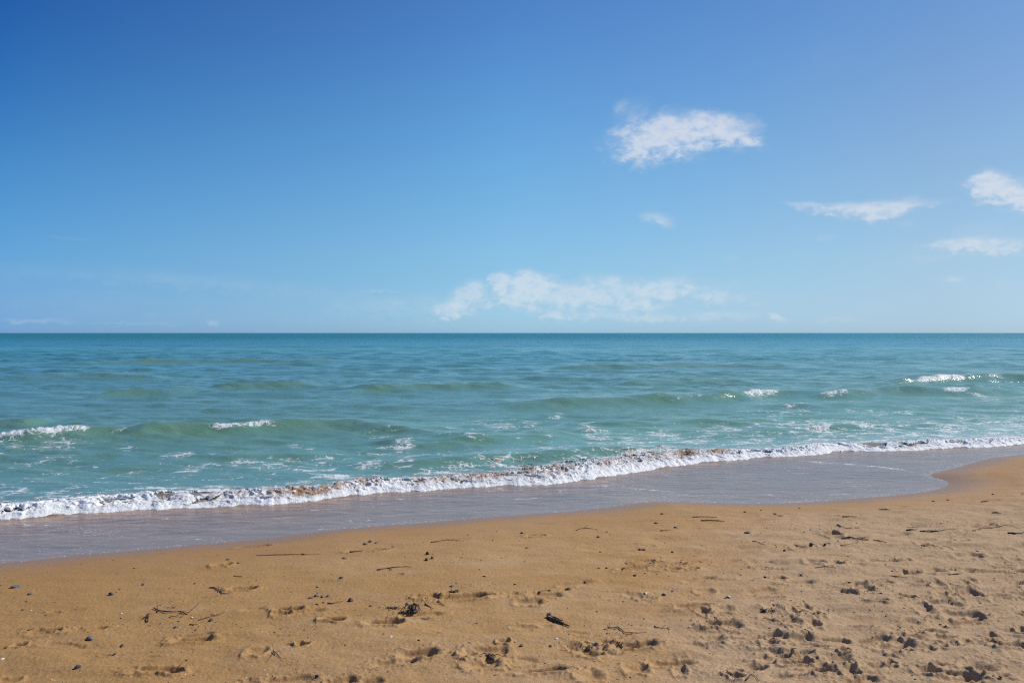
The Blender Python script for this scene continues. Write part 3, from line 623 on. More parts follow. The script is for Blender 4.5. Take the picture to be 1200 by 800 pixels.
# ------------------------------------------------------------------ foam of the shore break
WIDTH = [(0, 34), (130, 27), (260, 24), (400, 20), (470, 30), (533, 26), (600, 26), (667, 34), (733, 28), (800, 24), (867, 17), (930, 12), (1067, 9), (1200, 8)]   # px
SILT = [(365, 34, 1.2), (330, 30, .6), (520, 40, .5), (655, 24, .6), (385, 20, .9), (345, 20, .6), (270, 40, .30), (560, 26, .7), (580, 20, .7), (490, 20, .4), (620, 20, .6), (712, 14, .6), (738, 14, .4), (805, 16, 1.), (840, 16, .9), (770, 16, .6), (430, 20, .6)]
_b = BRK[(BRK[:, 0] > -12) & (BRK[:, 0] < 19)]
EDGEPXD = np.stack([CX + _b[:, 0] / _b[:, 1] * F, dist_line(_b[:, 0], _b[:, 1], EDGE)[0]], -1)
def foam_strip():
    seg = np.r_[0, np.cumsum(np.hypot(*np.diff(BRK, axis=0).T))]
    i0 = np.searchsorted(BRK[:, 0], -9.5); i1 = np.searchsorted(BRK[:, 0], 17)
    t = np.arange(seg[i0], seg[i1], .0085)
    lx = np.interp(t, seg, BRK[:, 0]); ly = np.interp(t, seg, BRK[:, 1])
    sm = lambda a: np.convolve(np.pad(a, 60, mode='edge'), np.ones(121) / 121, 'valid')
    tx, ty = np.gradient(sm(lx)), np.gradient(sm(ly)); ll_ = np.hypot(tx, ty); nx, ny = -ty / ll_, tx / ll_
    s = np.concatenate([np.arange(0, .5, .0085), np.arange(.5, 2.2, .014)])
    T, S = np.meshgrid(t, s, indexing='ij')
    front = .20 * fbm(T * .8, T * 0 + 1, 3, 90) + .08 * fbm(T * 6, T * 0 + 2, 3, 91)
    px = CX + lx / ly * F
    wpx = np.interp(px, [p[0] for p in WIDTH], [p[1] for p in WIDTH]); wid = (wpx * ly * ly / (F * 2.0))[:, None] * 1.0
    wid = np.clip(wid * .92 * (1 + .75 * fbm(T * .8, T * 0 + 5, 3, 92)), .22, 2.1)
    X = lx[:, None] + nx[:, None] * (S + front); Y = ly[:, None] + ny[:, None] * (S + front)
    dE = np.full(X.shape, 2.0); dB = S + front
    dE = np.interp(px, EDGEPXD[:, 0], EDGEPXD[:, 1])[:, None] + dB
    Z0, _f = sea_z(X, Y, dE, dB, np.full(X.shape, .02))
    q = S / wid
    power = (.55 + .45 * np.interp(px, [0, 200, 850, 1000, 1200], [.85, .85, .85, .35, .28]))[:, None] * (1 + .9 * fbm(T * .9, T * 0 + 7, 3, 93))
    bil = lambda sc, sd_: 1 - 2.2 * np.abs(perlin((X + Z0 * .8) * sc, (Y * .8 + Z0 * 2.5) * sc, sd_))
    dens = 1.0 - q * .95 + .50 * np.exp(-(S / .11) ** 2) + 2.3 * fbm(T * 2.4 + fbm(T * 3, S * 5, 2, 98), S * 5.5, 4, 99, .5) * sst(.02, .34, q) + .10 * fbm(X * 16, Y * 20, 2, 100) * sst(.05, .3, q)
    dens = dens - .40 * sst(.45, 1.0, q)
    lump = .020 * bil(3.5, 94) + .016 * bil(8, 95) + .009 * bil(19, 96) + .0045 * bil(43, 97) + .002 * perlin(X * 90, Y * 80, 101)
    env = sst(-.02, .22, S) * (1 - .82 * sst(.25, .9, q))
    Z = Z0 + .004 + power * env * (.006 + sst(.50, .95, dens) * (.022 + .95 * np.clip(lump, -.028, 1))) - .012 * sst(.03, .0, S)
    over = power * env * .02 * (bil(9, 98))
    X = X - nx[:, None] * over; Y = Y - ny[:, None] * over
    kp = (dens > .52) & (S < wid * 1.5)
    kp = kp[:-1, :-1] & kp[1:, 1:] & kp[1:, :-1] & kp[:-1, 1:]
    si = np.zeros_like(X); pxg = CX + X / Y * F
    for c, r, st in SILT: si = np.maximum(si, st * np.exp(-((pxg - c) / r) ** 2))
    si = np.clip(si * sst(.06, .22, q) * 1.25 , 0, 1)
    V = np.stack([X, Y, Z], -1).reshape(-1, 3)
    return compact(V, grid_faces(*X.shape, kp), si.ravel())
Vf, Ff, sf = foam_strip()
# droplets and clots thrown up by the break
def blob_template():
    import bmesh
    bm = bmesh.new(); bmesh.ops.create_icosphere(bm, subdivisions=1, radius=1); 
    Vv = np.array([v.co[:] for v in bm.verts]); Ff_ = np.array([[v.index for v in f.verts] for f in bm.faces]); bm.free(); return Vv, Ff_
BV, BF = blob_template()
rb = np.random.RandomState(8)
idx = rb.choice(len(Vf), 900, replace=False)
V2, F2 = [], []
for j, i in enumerate(idx):
    r = rb.uniform(.003, .008) * (1.5 if rb.rand() < .1 else 1); h = rb.exponential(.010)
    c = Vf[i] + np.array([rb.normal(0, .02), rb.normal(-.01, .03), h + r * .3])
    V2.append(BV * r * rb.uniform(.7, 1.3, 3) + c); F2.append(BF + 12 * j)
V2 = np.concatenate(V2); F2 = np.concatenate(F2)
tri = np.concatenate([Ff[:, [0, 1, 2]], Ff[:, [0, 2, 3]], F2 + len(Vf)])
me = mesh_np('sea_foam', np.concatenate([Vf, V2]), tri, M_FOAM); fattr(me, 'silt', np.concatenate([sf, np.full(len(V2), .1)]))
o = link('sea_foam', me); o['kind'] = 'stuff'
#DEBRIS
# ------------------------------------------------------------------ things washed up on the sand
def snapv(P, lift=0.0):
    P = np.array(P, float); z = np.full(len(P), .35)
    for _ in range(5):
        xy = np.array([at_z(p[0], p[1], zz) for p, zz in zip(P, z)]); z = sand_z(xy[:, 0].copy(), xy[:, 1].copy())
    return np.column_stack([xy, z + lift])
def tag(o, label, cat, group=None):
    o['label'] = label; o['category'] = cat
    if group: o['group'] = group
    return o
def solid(name, V, Fc, mat, origin, parent=None):
    """one mesh object whose origin is on the sand; faces given as triangles"""
    me = mesh_np(name, np.asarray(V) - np.asarray(origin), Fc, MB[mat]); o = bpy.data.objects.new(name, me); COL.objects.link(o)
    if parent is None: o.location = origin
    else: o.parent = parent
    return o
def ico(sub):
    import bmesh
    bm = bmesh.new(); bmesh.ops.create_icosphere(bm, subdivisions=sub, radius=1)
    Vv = np.array([v_.co[:] for v_ in bm.verts]); Ff_ = np.array([[v_.index for v_ in f.verts] for f in bm.faces]); bm.free(); return Vv, Ff_
I3 = ico(3)
def tube(path, rad, nseg=7, seed=0, knob=.55):
    path = np.asarray(path, float)
    # resample
    L = np.r_[0, np.cumsum(np.linalg.norm(np.diff(path, axis=0), axis=1))]; n = max(6, int(L[-1] / .006)); n = min(n, 70)
    t = np.linspace(0, L[-1], n); Pp = np.column_stack([np.interp(t, L, path[:, k_]) for k_ in range(3)]); rr = np.interp(t, L, rad) if np.ndim(rad) else np.full(n, rad)
    rr = rr * (1 + knob * fbm(t * 60, t * 0 + seed, 3, seed)); Pp[:, 1] += 2.2 * rr.mean() * fbm(t * 22, t * 0, 3, seed + 3); Pp[:, 2] += .5 * rr.mean() * fbm(t * 30, t * 0, 2, seed + 4)
    T = np.gradient(Pp, axis=0); T /= np.linalg.norm(T, axis=1)[:, None] + 1e-9
    A = np.cross(T, [0, 0, 1.0]); A /= np.linalg.norm(A, axis=1)[:, None] + 1e-9; B = np.cross(A, T)
    th_ = np.linspace(0, 2 * np.pi, nseg, endpoint=False)
    V = (Pp[:, None] + rr[:, None, None] * (np.cos(th_)[None, :, None] * A[:, None] + np.sin(th_)[None, :, None] * B[:, None])).reshape(-1, 3)
    Fc = []
    for i in range(n - 1):
        for j in range(nseg):
            a, b = i * nseg + j, i * nseg + (j + 1) % nseg; Fc += [[a, b, b + nseg], [a, b + nseg, a + nseg]]
    V = np.vstack([V, Pp[0], Pp[-1]]); e0, e1 = len(V) - 2, len(V) - 1
    for j in range(nseg):
        Fc += [[e0, (j + 1) % nseg, j], [e1, (n - 1) * nseg + j, (n - 1) * nseg + (j + 1) % nseg]]
    return V, np.array(Fc)
def joinm(parts):
    V, Fc, k_ = [], [], 0
    for v_, f_ in parts: V.append(v_); Fc.append(np.asarray(f_) + k_); k_ += len(v_)
    return np.vstack(V), np.vstack(Fc)
def rock(c, dims, seed, sink=.25, rz=0.0, rough=.28):
    V, Fc = I3; n = fbm(V[:, 0] * 1.3 + seed * 3.7, V[:, 1] * 1.3 + V[:, 2] * 1.1, 3, seed) + .5 * perlin(V[:, 2] * 2.4 + seed, V[:, 0] * 2.2 - V[:, 1], seed + 1)
    V = V * (1 + rough * n)[:, None]; V = np.sign(V) * np.abs(V) ** .9 * np.asarray(dims)
    ca, sa = math.cos(rz), math.sin(rz); V = np.column_stack([V[:, 0] * ca - V[:, 1] * sa, V[:, 0] * sa + V[:, 1] * ca, V[:, 2] + dims[2] * (1 - 2 * sink)])
    return V + c, Fc
def valve(c, r, seed, rz=0.0, tilt=.25):
    nr, nt = 9, 33; R_, T_ = np.meshgrid(np.linspace(.02, 1, nr), np.linspace(-1.25, 1.25, nt), indexing='ij')
    rad_ = R_ * (1 + .03 * np.cos(T_ * 15)) * (1 - .12 * (T_ / 1.25) ** 2)
    X = rad_ * np.sin(T_); Y = rad_ * np.cos(T_) - .4; Z = .36 * np.sin(np.pi * np.clip(R_ * .86 + .12, 0, 1)) * np.cos(T_ * 1.1) + .025 * R_ * np.cos(T_ * 15)
    top = np.stack([X, Y, Z], -1).reshape(-1, 3) * r; bot = top - [0, 0, .07 * r]
    g = grid_faces(nr, nt); g = np.vstack([g[:, [0, 1, 2]], g[:, [0, 2, 3]]]); N = nr * nt
    Fc = [g, g[:, ::-1] + N]
    rim = [i * nt for i in range(nr)] + [(nr - 1) * nt + j for j in range(1, nt)] + [i * nt + nt - 1 for i in range(nr - 2, -1, -1)] + list(range(nt - 2, 0, -1))
    e = []
    for a, b in zip(rim, rim[1:] + rim[:1]): e += [[a, b, b + N], [a, b + N, a + N]]
    V = np.vstack([top, bot]); ct, st_ = math.cos(tilt), math.sin(tilt)
    V = np.column_stack([V[:, 0], V[:, 1] * ct - V[:, 2] * st_, V[:, 1] * st_ + V[:, 2] * ct]); ca, sa = math.cos(rz), math.sin(rz)
    V = np.column_stack([V[:, 0] * ca - V[:, 1] * sa, V[:, 0] * sa + V[:, 1] * ca, V[:, 2] + .10 * r])
    return V + c, np.vstack(Fc + [np.array(e)])
def frond(c, length, seed, rad=.0022, rise=.02, az=None):
    r_ = random.Random(seed); a = r_.uniform(0, 6.28) if az is None else az; p = np.array(c, float) + [0, 0, .004]; out = [p.copy()]; n = 12
    for i in range(n):
        a += r_.uniform(-.55, .55); p = p + [math.cos(a) * length / n, math.sin(a) * length / n * .8, 0]
        q = p.copy(); q[2] = c[2] + .004 + rise * math.sin(math.pi * min(1, (i + 1) / n * 1.05)) * r_.uniform(.7, 1.2); out.append(q)
    return tube(out, np.linspace(rad * 1.3, rad * .5, n + 1), 6, seed % 97)

def pebble(px, py, wpx, mat, label, flat=.55, seed=0, cat='pebble', name='pebble', group=None):
    c = snapv([(px, py)])[0]; k_ = c[1] / F; w_ = wpx * k_ * .37
    V, Fc = rock(c, (w_, w_ * .7, w_ * flat * .85), seed or int(px), .32, (px * .37) % 3, .62)
    return tag(solid(name, V, Fc, mat, c), label, cat, group)
def pebbles_cluster(pts, mat, label, name='stone_cluster'):
    pass
def shell(px, py, wpx, mat, label, rz=.5):
    c = snapv([(px, py)])[0]; k_ = c[1] / F
    V, Fc = valve(c, wpx * k_ * .6, int(px), rz, .3 + (px % 5) * .06); return tag(solid('shell', V, Fc, mat, c), label, 'shell')
def twig(pts, thick, mat, label, shoots=(), lift=.004, name='twig', cat='twig'):
    P = snapv(pts); n = len(P); k_ = P[:, 1].mean() / F; r0 = thick * k_ * .28
    P[:, 2] += r0 * .8 + lift * np.abs(np.sin(np.arange(n) * 1.7 + pts[0][0]))
    rad = np.linspace(r0 * 1.3, r0 * .45, n) * (1 + .35 * np.sin(np.arange(n) * 2.3 + pts[0][0])); V, Fc = tube(P, rad, 8, int(pts[0][0]) % 89)
    c = snapv([pts[n // 2]])[0]
    if not shoots: return tag(solid(name, V, Fc, mat, c), label, cat)
    e = bpy.data.objects.new(name, None); COL.objects.link(e); e.location = c; tag(e, label, cat)
    solid('stem', V, Fc, mat, c, e)
    for sh in shoots:
        Q = snapv(sh); Q[:, 2] += r0 * .7; Q[1:, 2] += lift * 1.5; V, Fc = tube(Q, np.linspace(r0 * .75, r0 * .35, len(Q)), 6, int(sh[0][0]) % 83); solid('side_branch', V, Fc, mat, c, e)
    return e
def seaweed(px, py, wpx, n, mat, label, lump=True, rise=.02, seed=0, mat2=None, name='seaweed_clump'):
    c = snapv([(px, py)])[0]; k_ = c[1] / F; w_ = wpx * k_ * .42; seed = seed or int(px * 3)
    e = bpy.data.objects.new(name, None); COL.objects.link(e); e.location = c; tag(e, label, 'seaweed')
    if lump:
        pr = [rock(c + [random.Random(seed + j).uniform(-.4, .4) * w_, random.Random(seed + j + 9).uniform(-.3, .3) * w_, 0], (w_ * .27, w_ * .20, w_ * .13), seed + j, .3, j, .9) for j in range(4)]
        V, Fc = joinm(pr); solid('matted_core', V, Fc, mat, c, e)
    for j in range(n):
        V, Fc = frond(c + [random.Random(seed + j * 3).uniform(-.3, .3) * w_, 0, 0], w_ * random.Random(seed - j).uniform(.7, 1.25), seed + j * 17, max(.0011, w_ * .045), rise, 6.28 * j / n)
        solid('frond', V, Fc, mat2 if (mat2 and j % 3 == 0) else mat, c, e)
    return e

# --- left of the beach
pebble(18, 688, 13, 'grey', 'blue-grey pebble nearest the left end of the waterline, two lumps wide', .5, name='pebble')
pebble(36, 696, 9, 'grey', 'small flat grey pebble just right of the leftmost blue-grey pebble')
pebble(130, 697, 8, 'dark', 'round blackish pebble alone on smooth sand left of the seaweed line', .9)
pebble(168, 685, 7, 'grey', 'small tilted grey stone above and right of the round blackish pebble')
pebble(28, 714, 7, 'brown', 'thin brown stone chip on the smooth sand near the left edge', .3)
pebble(105, 748, 12, 'grey', 'lumpy blue-grey stone below the long scratch in the sand at left', .55)
pebble(143, 757, 8, 'dark', 'black pebble on trampled sand below the branching seaweed stalk', .7)
pebble(91, 782, 9, 'dark', 'dark wedge-shaped stone low in the left foreground', .9)
pebble(135, 766, 6, 'brown', 'small brown stone touching pale crumbs just below the black pebble', .6)
pebble(206, 735, 6, 'dark', 'tiny dark stone beneath the forked seaweed stalk at left', .6)
pebble(247, 727, 8, 'dark', 'dark reddish stone at the foot of the short slanting twig', .7)
shell(3, 772, 5, 'white', 'white shell fragment at the very left edge of the foreground', 1.2)
shell(142, 719, 4, 'cream', 'tiny cream shell bit left of the dark knotted seaweed stub', .2)
shell(225, 723, 3.5, 'white', 'tiny white shell bit under the curved end of the forked stalk', 2.)
seaweed(259, 662, 16, 7, 'weed', 'small dark seaweed knot with brown tail, topmost debris on the left sand', True, .015)
seaweed(279, 660, 9, 4, 'weed', 'narrow dark seaweed scrap right beside the topmost seaweed knot', True, .008)
pebble(267, 655.5, 6, 'dark', 'tiny dark chip lying above the topmost seaweed knot at left', .4)
twig([(274, 675), (279, 675.5), (284, 676)], 1.8, 'twig', 'very short dark twig above the long footprint groove at left')
twig([(245, 688.5), (251, 689), (256, 692), (261, 696), (266, 695.5), (272, 694.5)], 2.0, 'twig', 'crooked black twig with crossing shoots left of the long footprint groove', [[(252, 692), (256, 688), (259, 692), (260, 695)], [(255, 694), (259, 690), (262, 693)]])
twig([(180, 713), (186, 716), (196, 718), (206, 717), (213, 718), (219, 720), (224, 716), (229, 711), (234, 707)], 2.2, 'weed', 'long forked seaweed stalk with upturned right end on the left sand', [[(212, 716.5), (216, 719), (222, 719.5)], [(198, 723), (206, 724), (214, 720)], [(184, 718), (185, 712), (182, 712)]], .008, 'seaweed_stalk', 'seaweed')
seaweed(203, 712, 9, 4, 'weedbrown', 'brown-black seaweed scrap resting above the middle of the long forked stalk', True, .008)
seaweed(171, 724, 14, 6, 'weedbrown', 'brown seaweed smear lying left of the long forked stalk', True, .01)
twig([(173, 729), (174, 725), (173, 721), (176, 718)], 2.2, 'weed', 'short upright knotted seaweed stub left of the long forked stalk', [[(172, 723), (175, 722), (178, 724)]], .012, 'seaweed_stalk', 'seaweed')
twig([(232, 727), (240, 724.5), (248, 722), (256, 720), (264, 717)], 1.6, 'weedbrown', 'slanting brown twig right of the upturned stalk', [[(247, 720), (253, 721.5), (258, 720)]])
twig([(222, 732), (228, 732), (233, 731.5)], 1.8, 'twig', 'short flat dark twig below the slanting brown twig')
twig([(33, 738.5), (46, 738), (58, 737.5), (70, 737), (78, 736)], 1.6, 'weedbrown', 'straight thin brown stalk lying in the long scratch at far left')
twig([(300, 651), (320, 650), (345, 649.8), (360, 649.6), (376, 649.4)], 1.4, 'weedbrown', 'thin level brown stalk with a dark lump near the top of the smooth sand')
pebble(356, 649.5, 8, 'dark', 'dark lump sitting on the thin level brown stalk', .35, name='pebble')
pebble(372, 688, 5, 'brown', 'small brown stone between the dark oval pit and the chained grey stones', .5)
pebble(400, 677, 7, 'dark', 'small dark brown stone right of a faint hollow in mid-left sand', .6)
# --- centre-left
for j, (a, b, w_) in enumerate([(428, 637.5, 8), (434, 634.5, 8), (441, 636, 6)]):
    pebble(a, b, w_, 'grey', ['left one of three pale blue-grey stones near the water', 'tallest middle one of three pale blue-grey stones near the water', 'small right one of three pale blue-grey stones near the water'][j], .6, group='three blue-grey stones near the water')
pebble(404, 654, 9, 'grey', 'flat slate-grey pebble below and left of the three blue-grey stones', .35)
twig([(410, 647), (424, 645.5), (437, 644), (447, 643)], 1.6, 'weedbrown', 'thin brown stalk directly below the three blue-grey stones')
seaweed(441, 644, 12, 5, 'weedbrown', 'brown seaweed tuft at the right end of the stalk below the blue-grey stones', True, .008)
seaweed(460, 641, 7, 4, 'weed', 'tiny dark brown tuft right of the three blue-grey stones', True, .01)
pebble(501, 649, 6, 'dark', 'upright blackish stone stacked behind the round stone in centre-left sand', 1.2)
pebble(500, 656, 7, 'dark', 'round blackish stone in front of the upright one in centre-left sand', .9)
pebble(507, 654, 7, 'brown', 'brown crumbly stone touching the right side of the two blackish stones', .8)
twig([(505, 635.5), (515, 634), (523, 632.5), (533, 633), (544, 634)], 1.5, 'twig', 'thin gently arched dark twig closest to the water in the centre')
twig([(442, 668), (452, 666), (462, 664.8), (474, 664.3), (483, 664.5)], 2.0, 'weedbrown', 'brown stringy seaweed stalk in the middle of the smooth centre-left sand', [[(455, 665), (460, 668), (456, 669)]], .004, 'seaweed_stalk', 'seaweed')
seaweed(472, 672.5, 14, 4, 'weedbrown', 'broken dotted line of brown seaweed under the stringy stalk', False, .004)
for j, (a, b, w_) in enumerate([(365, 700.5, 8), (371, 698, 9), (378, 699, 8), (385, 698, 8)]):
    pebble(a, b, w_, 'grey', ['left end stone of the four touching blue-grey stones', 'second from left of the four touching blue-grey stones', 'third from left of the four touching blue-grey stones', 'right end stone of the four touching blue-grey stones'][j], .45, group='row of four touching blue-grey stones')
pebble(411, 704, 10, 'dark', 'dark slanted stone right of the row of four blue-grey stones', .8)
pebble(372, 708, 6, 'grey', 'small grey stone below the row of four blue-grey stones', .5)
pebble(379, 706, 5, 'dark', 'small dark stone at the left tip of the short curved twig', .6)
twig([(384, 707), (390, 707.2), (396, 706), (402, 704.5)], 1.9, 'twig', 'short curved brown twig under the row of four blue-grey stones')
seaweed(483, 719, 28, 13, 'weed', 'big upstanding black and grey seaweed tangle in the centre-left sand', True, .045, 77, 'weedgrey', 'seaweed_tangle')
seaweed(472, 720, 13, 6, 'weedbrown', 'low reddish brown seaweed pad touching the left of the big tangle', True, .012)
seaweed(460, 713, 24, 9, 'weed', 'crumbled purplish seaweed spread to the upper left of the big tangle', False, .006)
twig([(498, 708), (504, 711), (508, 714)], 2.0, 'weed', 'short dark slanting stalk upper right of the big tangle')
twig([(513, 705), (517, 708), (521, 710)], 2.0, 'weed', 'second short slanting stalk, nearer the crumbly groove right of the big tangle')
twig([(494, 724.5), (499, 726), (504, 724.5)], 2.0, 'weedbrown', 'little curved brown stalk at the lower right foot of the big tangle')
twig([(560, 695), (568, 695.5), (576, 696), (581, 696.5)], 2.0, 'twig', 'short straight dark twig at the right end of the crumbly groove')
seaweed(532, 697, 20, 7, 'weed', 'dark crumbs of seaweed lying in the crumbly groove right of the tangle', True, .01)
seaweed(512, 699, 11, 5, 'weed', 'small black seaweed tuft at the left end of the crumbly groove', True, .012)
pebble(530, 686.5, 9, 'grey', 'low grey stone chip above the crumbly groove', .35)
shell(458, 746, 5.5, 'cream', 'bright cream shell alone below the big seaweed tangle', .9)
twig([(320, 763), (324, 767), (329, 771), (335, 774)], 1.6, 'twig', 'thin splayed twig like a bird foot in the left foreground', [[(321, 763), (320, 769), (317, 773)], [(321, 764), (327, 766), (331, 769)], [(321, 763), (319, 758), (318, 755)]], .01)
pebble(372, 793, 8, 'dark', 'dark stone at the end of the long groove on the bottom edge', .8)
# --- centre-right
pebble(612, 624.5, 8, 'grey', 'smooth grey pebble near the waterline right of centre', .5)
pebble(617.5, 642, 6, 'grey', 'smaller grey pebble straight below the smooth one near the waterline', .5)
seaweed(622, 630, 9, 3, 'weedbrown', 'thin brown seaweed wisp between the two grey pebbles near the waterline', False, .004)
twig([(675, 621.5), (681, 619.5), (688, 619), (694, 619.8), (701, 620.4)], 1.3, 'twig', 'fine arched twig on the smooth sand in the upper centre', [[(684, 619), (686, 617), (689, 617)]])
pebble(701, 629, 6, 'brown', 'small brown pebble below the right end of the fine arched twig', .5)
pebble(769, 613, 7, 'brown', 'brown pebble close under the swash edge in the middle of the frame', .5)
pebble(792, 618, 7, 'dark', 'dark stone chip right of the brown pebble under the swash edge', .4)
twig([(774, 622), (780, 621.5), (786, 621.5)], 1.6, 'weedbrown', 'short brown stalk between the brown pebble and the dark chip')
seaweed(776, 602, 9, 4, 'weed', 'tiny seaweed tuft lying closest to the swash edge right of centre', True, .006)
twig([(812, 606), (820, 605.2), (830, 605.6), (840, 606)], 1.4, 'weedbrown', 'pale brown twig, upper one of two level twigs above the black pebble')
twig([(821, 610), (832, 610), (843, 610.6), (850, 611.3)], 2.2, 'twig', 'thicker dark twig, lower one of two level twigs above the black pebble')
pebble(876, 624.5, 9, 'dark', 'jet black brick-shaped pebble alone on clean sand right of centre', .55)
twig([(882, 634), (888, 635), (893, 637.5), (898, 639)], 1.3, 'twig', 'fine kinked twig below and right of the jet black pebble', [[(893, 637), (896, 635), (899, 634)]])
seaweed(752, 644, 14, 6, 'weed', 'flat dark seaweed scrap alone in the middle of clean centre sand', True, .005)
pebble(666, 690.5, 10, 'red', 'dark red-brown pebble in clean sand above the driftwood piece', .6)
twig([(631, 694), (634, 693), (639, 692), (644, 691.2)], 1.6, 'twigpale', 'small pale bridge-like twig left of the red-brown pebble')
pebble(632, 694, 5, 'dark', 'tiny dark stone at the left end of the bridge-like twig', .8)
pebble(644, 692, 5, 'dark', 'tiny dark stone at the right end of the bridge-like twig', .8)
pebble(686, 681, 6, 'grey', 'little grey stone above and right of the red-brown pebble', .6)
pebble(702, 666, 4, 'dark', 'leftmost dark speck-stone in the sparse row across the centre sand', .6)
pebble(711, 665.5, 5, 'brown', 'small brown stone, second in the sparse row across the centre sand', .6)
pebble(731, 664.5, 6, 'dark', 'round dark stone, third in the sparse row across the centre sand', .6)
pebble(744, 674, 6, 'dark', 'oval dark stone just below the sparse row across the centre sand', .5)
shell(757, 694, 6, 'cream', 'pale cream shell left of the squat brown stone', 1.4)
pebble(778, 697, 7, 'brown', 'squat brown stone right of the pale cream shell', .7)
pebble(788, 693, 5, 'red', 'tiny reddish stone up and right of the squat brown stone', .6)
shell(854, 699.5, 7, 'cream', 'brown-edged cream shell on open sand right of centre', 2.2)
pebble(850, 701, 4, 'dark', 'dark chip tucked against the brown-edged cream shell', .6)
shell(652, 747.5, 5, 'white', 'brightest white shell bit, below the driftwood piece', .4)
pebble(611, 756.5, 8, 'dark', 'dark pebble half sunk at the lower centre left of the white shell bit', .6)
pebble(645, 757, 7, 'dark', 'small dark stone lying under the brightest white shell bit', .5)
twig([(712, 736.5), (718, 736), (724, 735.4), (728, 738), (732, 741.5), (740, 742), (750, 741.6), (758, 742)], 2.0, 'twig', 'long wavy dark twig with a kink in the middle of the foreground', [[(714, 736), (714.5, 733), (714, 730.5)], [(736, 742), (735, 745)]], .006)
twig([(767, 734), (771, 736), (776, 736.5), (784, 736)], 2.0, 'twig', 'short forked dark twig right of the long wavy twig', [[(776, 736), (778, 734), (781, 733.5)], [(782, 736), (785, 739)]])
twig([(851, 786), (858, 788), (865, 790)], 2.6, 'twig', 'thick short twig, upper arm of a V in the lower right foreground')
twig([(852, 787), (857, 791), (862, 796)], 2.6, 'twig', 'thick short twig, lower arm of a V in the lower right foreground')
twig([(874, 797), (880, 791), (886, 793), (889, 798)], 2.4, 'twig', 'hooked dark twig right of the V of thick twigs')
seaweed(895, 714, 16, 7, 'weed', 'purplish black seaweed patch at the left rim of the churned hollow', True, .014)
seaweed(726, 757, 18, 8, 'weed', 'dark leafy seaweed stuck in the deep pit below the long wavy twig', True, .02)
seaweed(689, 765, 16, 7, 'weed', 'dark seaweed wad in the pit left of the leafy one', True, .016)
seaweed(575, 774, 26, 9, 'weed', 'brown-black crumbled seaweed in the wide footprint at lower centre', True, .012)
twig([(655, 781), (658, 784), (662, 788)], 1.6, 'twig', 'fine slanting twig on lower centre sand')
# driftwood
dw = snapv([(641, 723.5), (646, 726), (652, 728), (659, 731), (668, 735)]); dw[:, 2] += .008
c = snapv([(654, 729)])[0]; e = bpy.data.objects.new('driftwood', None); COL.objects.link(e); e.location = c
tag(e, 'dark splintered driftwood piece with pale torn end on open foreground sand', 'driftwood')
kk = c[1] / F
V, Fc = tube(dw, [1.3 * kk, 1.6 * kk, 2.2 * kk, 1.3 * kk, .5 * kk], 10, 5, .5); solid('wood', V, Fc, 'weed', c, e)
V, Fc = tube(dw[1:4] + [0, .012, .010], [.5 * kk, 1.2 * kk, .5 * kk], 7, 9, .5); solid('splinter', V, Fc, 'twig', c, e)
V, Fc = joinm([rock(dw[0] + [.006, .01, .004], (.010, .008, .009), 4, .2, 0, .6), rock(dw[0] + [.018, .012, .006], (.007, .008, .010), 6, .2, 1, .6)]); solid('torn_end', V, Fc, 'weedgrey', c, e)
# --- right; many of the thin twigs stand in for small shadows
pebble(822, 573.5, 4, 'dark', 'tiny black stone at the edge of the swash below the foam line', .5) if False else None
pebble(1073, 574.5, 5, 'dark', 'tiny black stone just inside the tip of the swash tongue', .6)
pebble(1094, 587, 5, 'dark', 'small black stone on wet sand below the tip of the swash tongue', .5)
pebble(1111, 585.5, 5, 'brown', 'tiny brown stone right of the small black one below the swash tip', .5)
pebble(1164, 579, 5, 'dark', 'lone dark speck-stone on smooth wet sand at far right', .5)
pebble(937, 595, 4, 'dark', 'dark speck-stone under the swash edge, left of the others on the right', .5)
pebble(908, 602, 5, 'brown', 'little brown stone near the swash edge right of the jet black pebble', .5)
pebble(873, 600, 5, 'dark', 'little dark stone near the swash edge above the jet black pebble', .5)
pebble(892, 597, 4, 'brown', 'tiny brown stone midway between two small stones near the swash edge', .5)
twig([(1030, 597.5), (1038, 597), (1044, 597.6)], 1.6, 'twig', 'small level twig on the moist sand under the swash tongue')
twig([(1150, 588), (1156, 587.5), (1159, 588)], 1.8, 'twig', 'tiny dark twig high on the moist sand at right')
twig([(1162, 601), (1168, 600.6), (1173, 601)], 2.0, 'twig', 'short dark twig low on the moist sand at far right')
twig([(988, 606), (996, 606.5), (1004, 607.4)], 1.8, 'twig', 'flat dark twig on right-hand sand, above the long bent one')
twig([(981, 615), (985, 617), (991, 619), (1000, 619.5)], 1.8, 'twig', 'bent dark twig above the long broken stalk on the right')
twig([(986, 630.5), (995, 630.4), (1003, 630.8), (1010, 632), (1018, 632.6)], 2.2, 'twig', 'left half of a long broken dark stalk on the right-hand sand', [[(1005, 631), (1012, 634), (1018, 634)], [(1008, 631), (1014, 630), (1020, 629.6)]])
twig([(1023, 633), (1030, 633.8), (1039, 636)], 2.0, 'twig', 'right half of a long broken dark stalk on the right-hand sand')
twig([(982, 634), (985, 637), (992, 640)], 1.6, 'weedbrown', 'faint brown twig hanging below the long broken stalk', [[(985, 637), (990, 636), (1000, 636.8)]])
twig([(1062, 621.5), (1068, 621.2), (1075, 621)], 2.6, 'weed', 'thick purplish seaweed stalk at the left of the far-right weed line', (), .004, 'seaweed_stalk', 'seaweed')
twig([(1078, 622.5), (1088, 621.8), (1098, 621.6), (1110, 621.2), (1120, 620.8)], 2.0, 'weed', 'long grey-black seaweed strand of the far-right weed line', [[(1080, 622), (1086, 624), (1094, 624)]], .004, 'seaweed_stalk', 'seaweed')
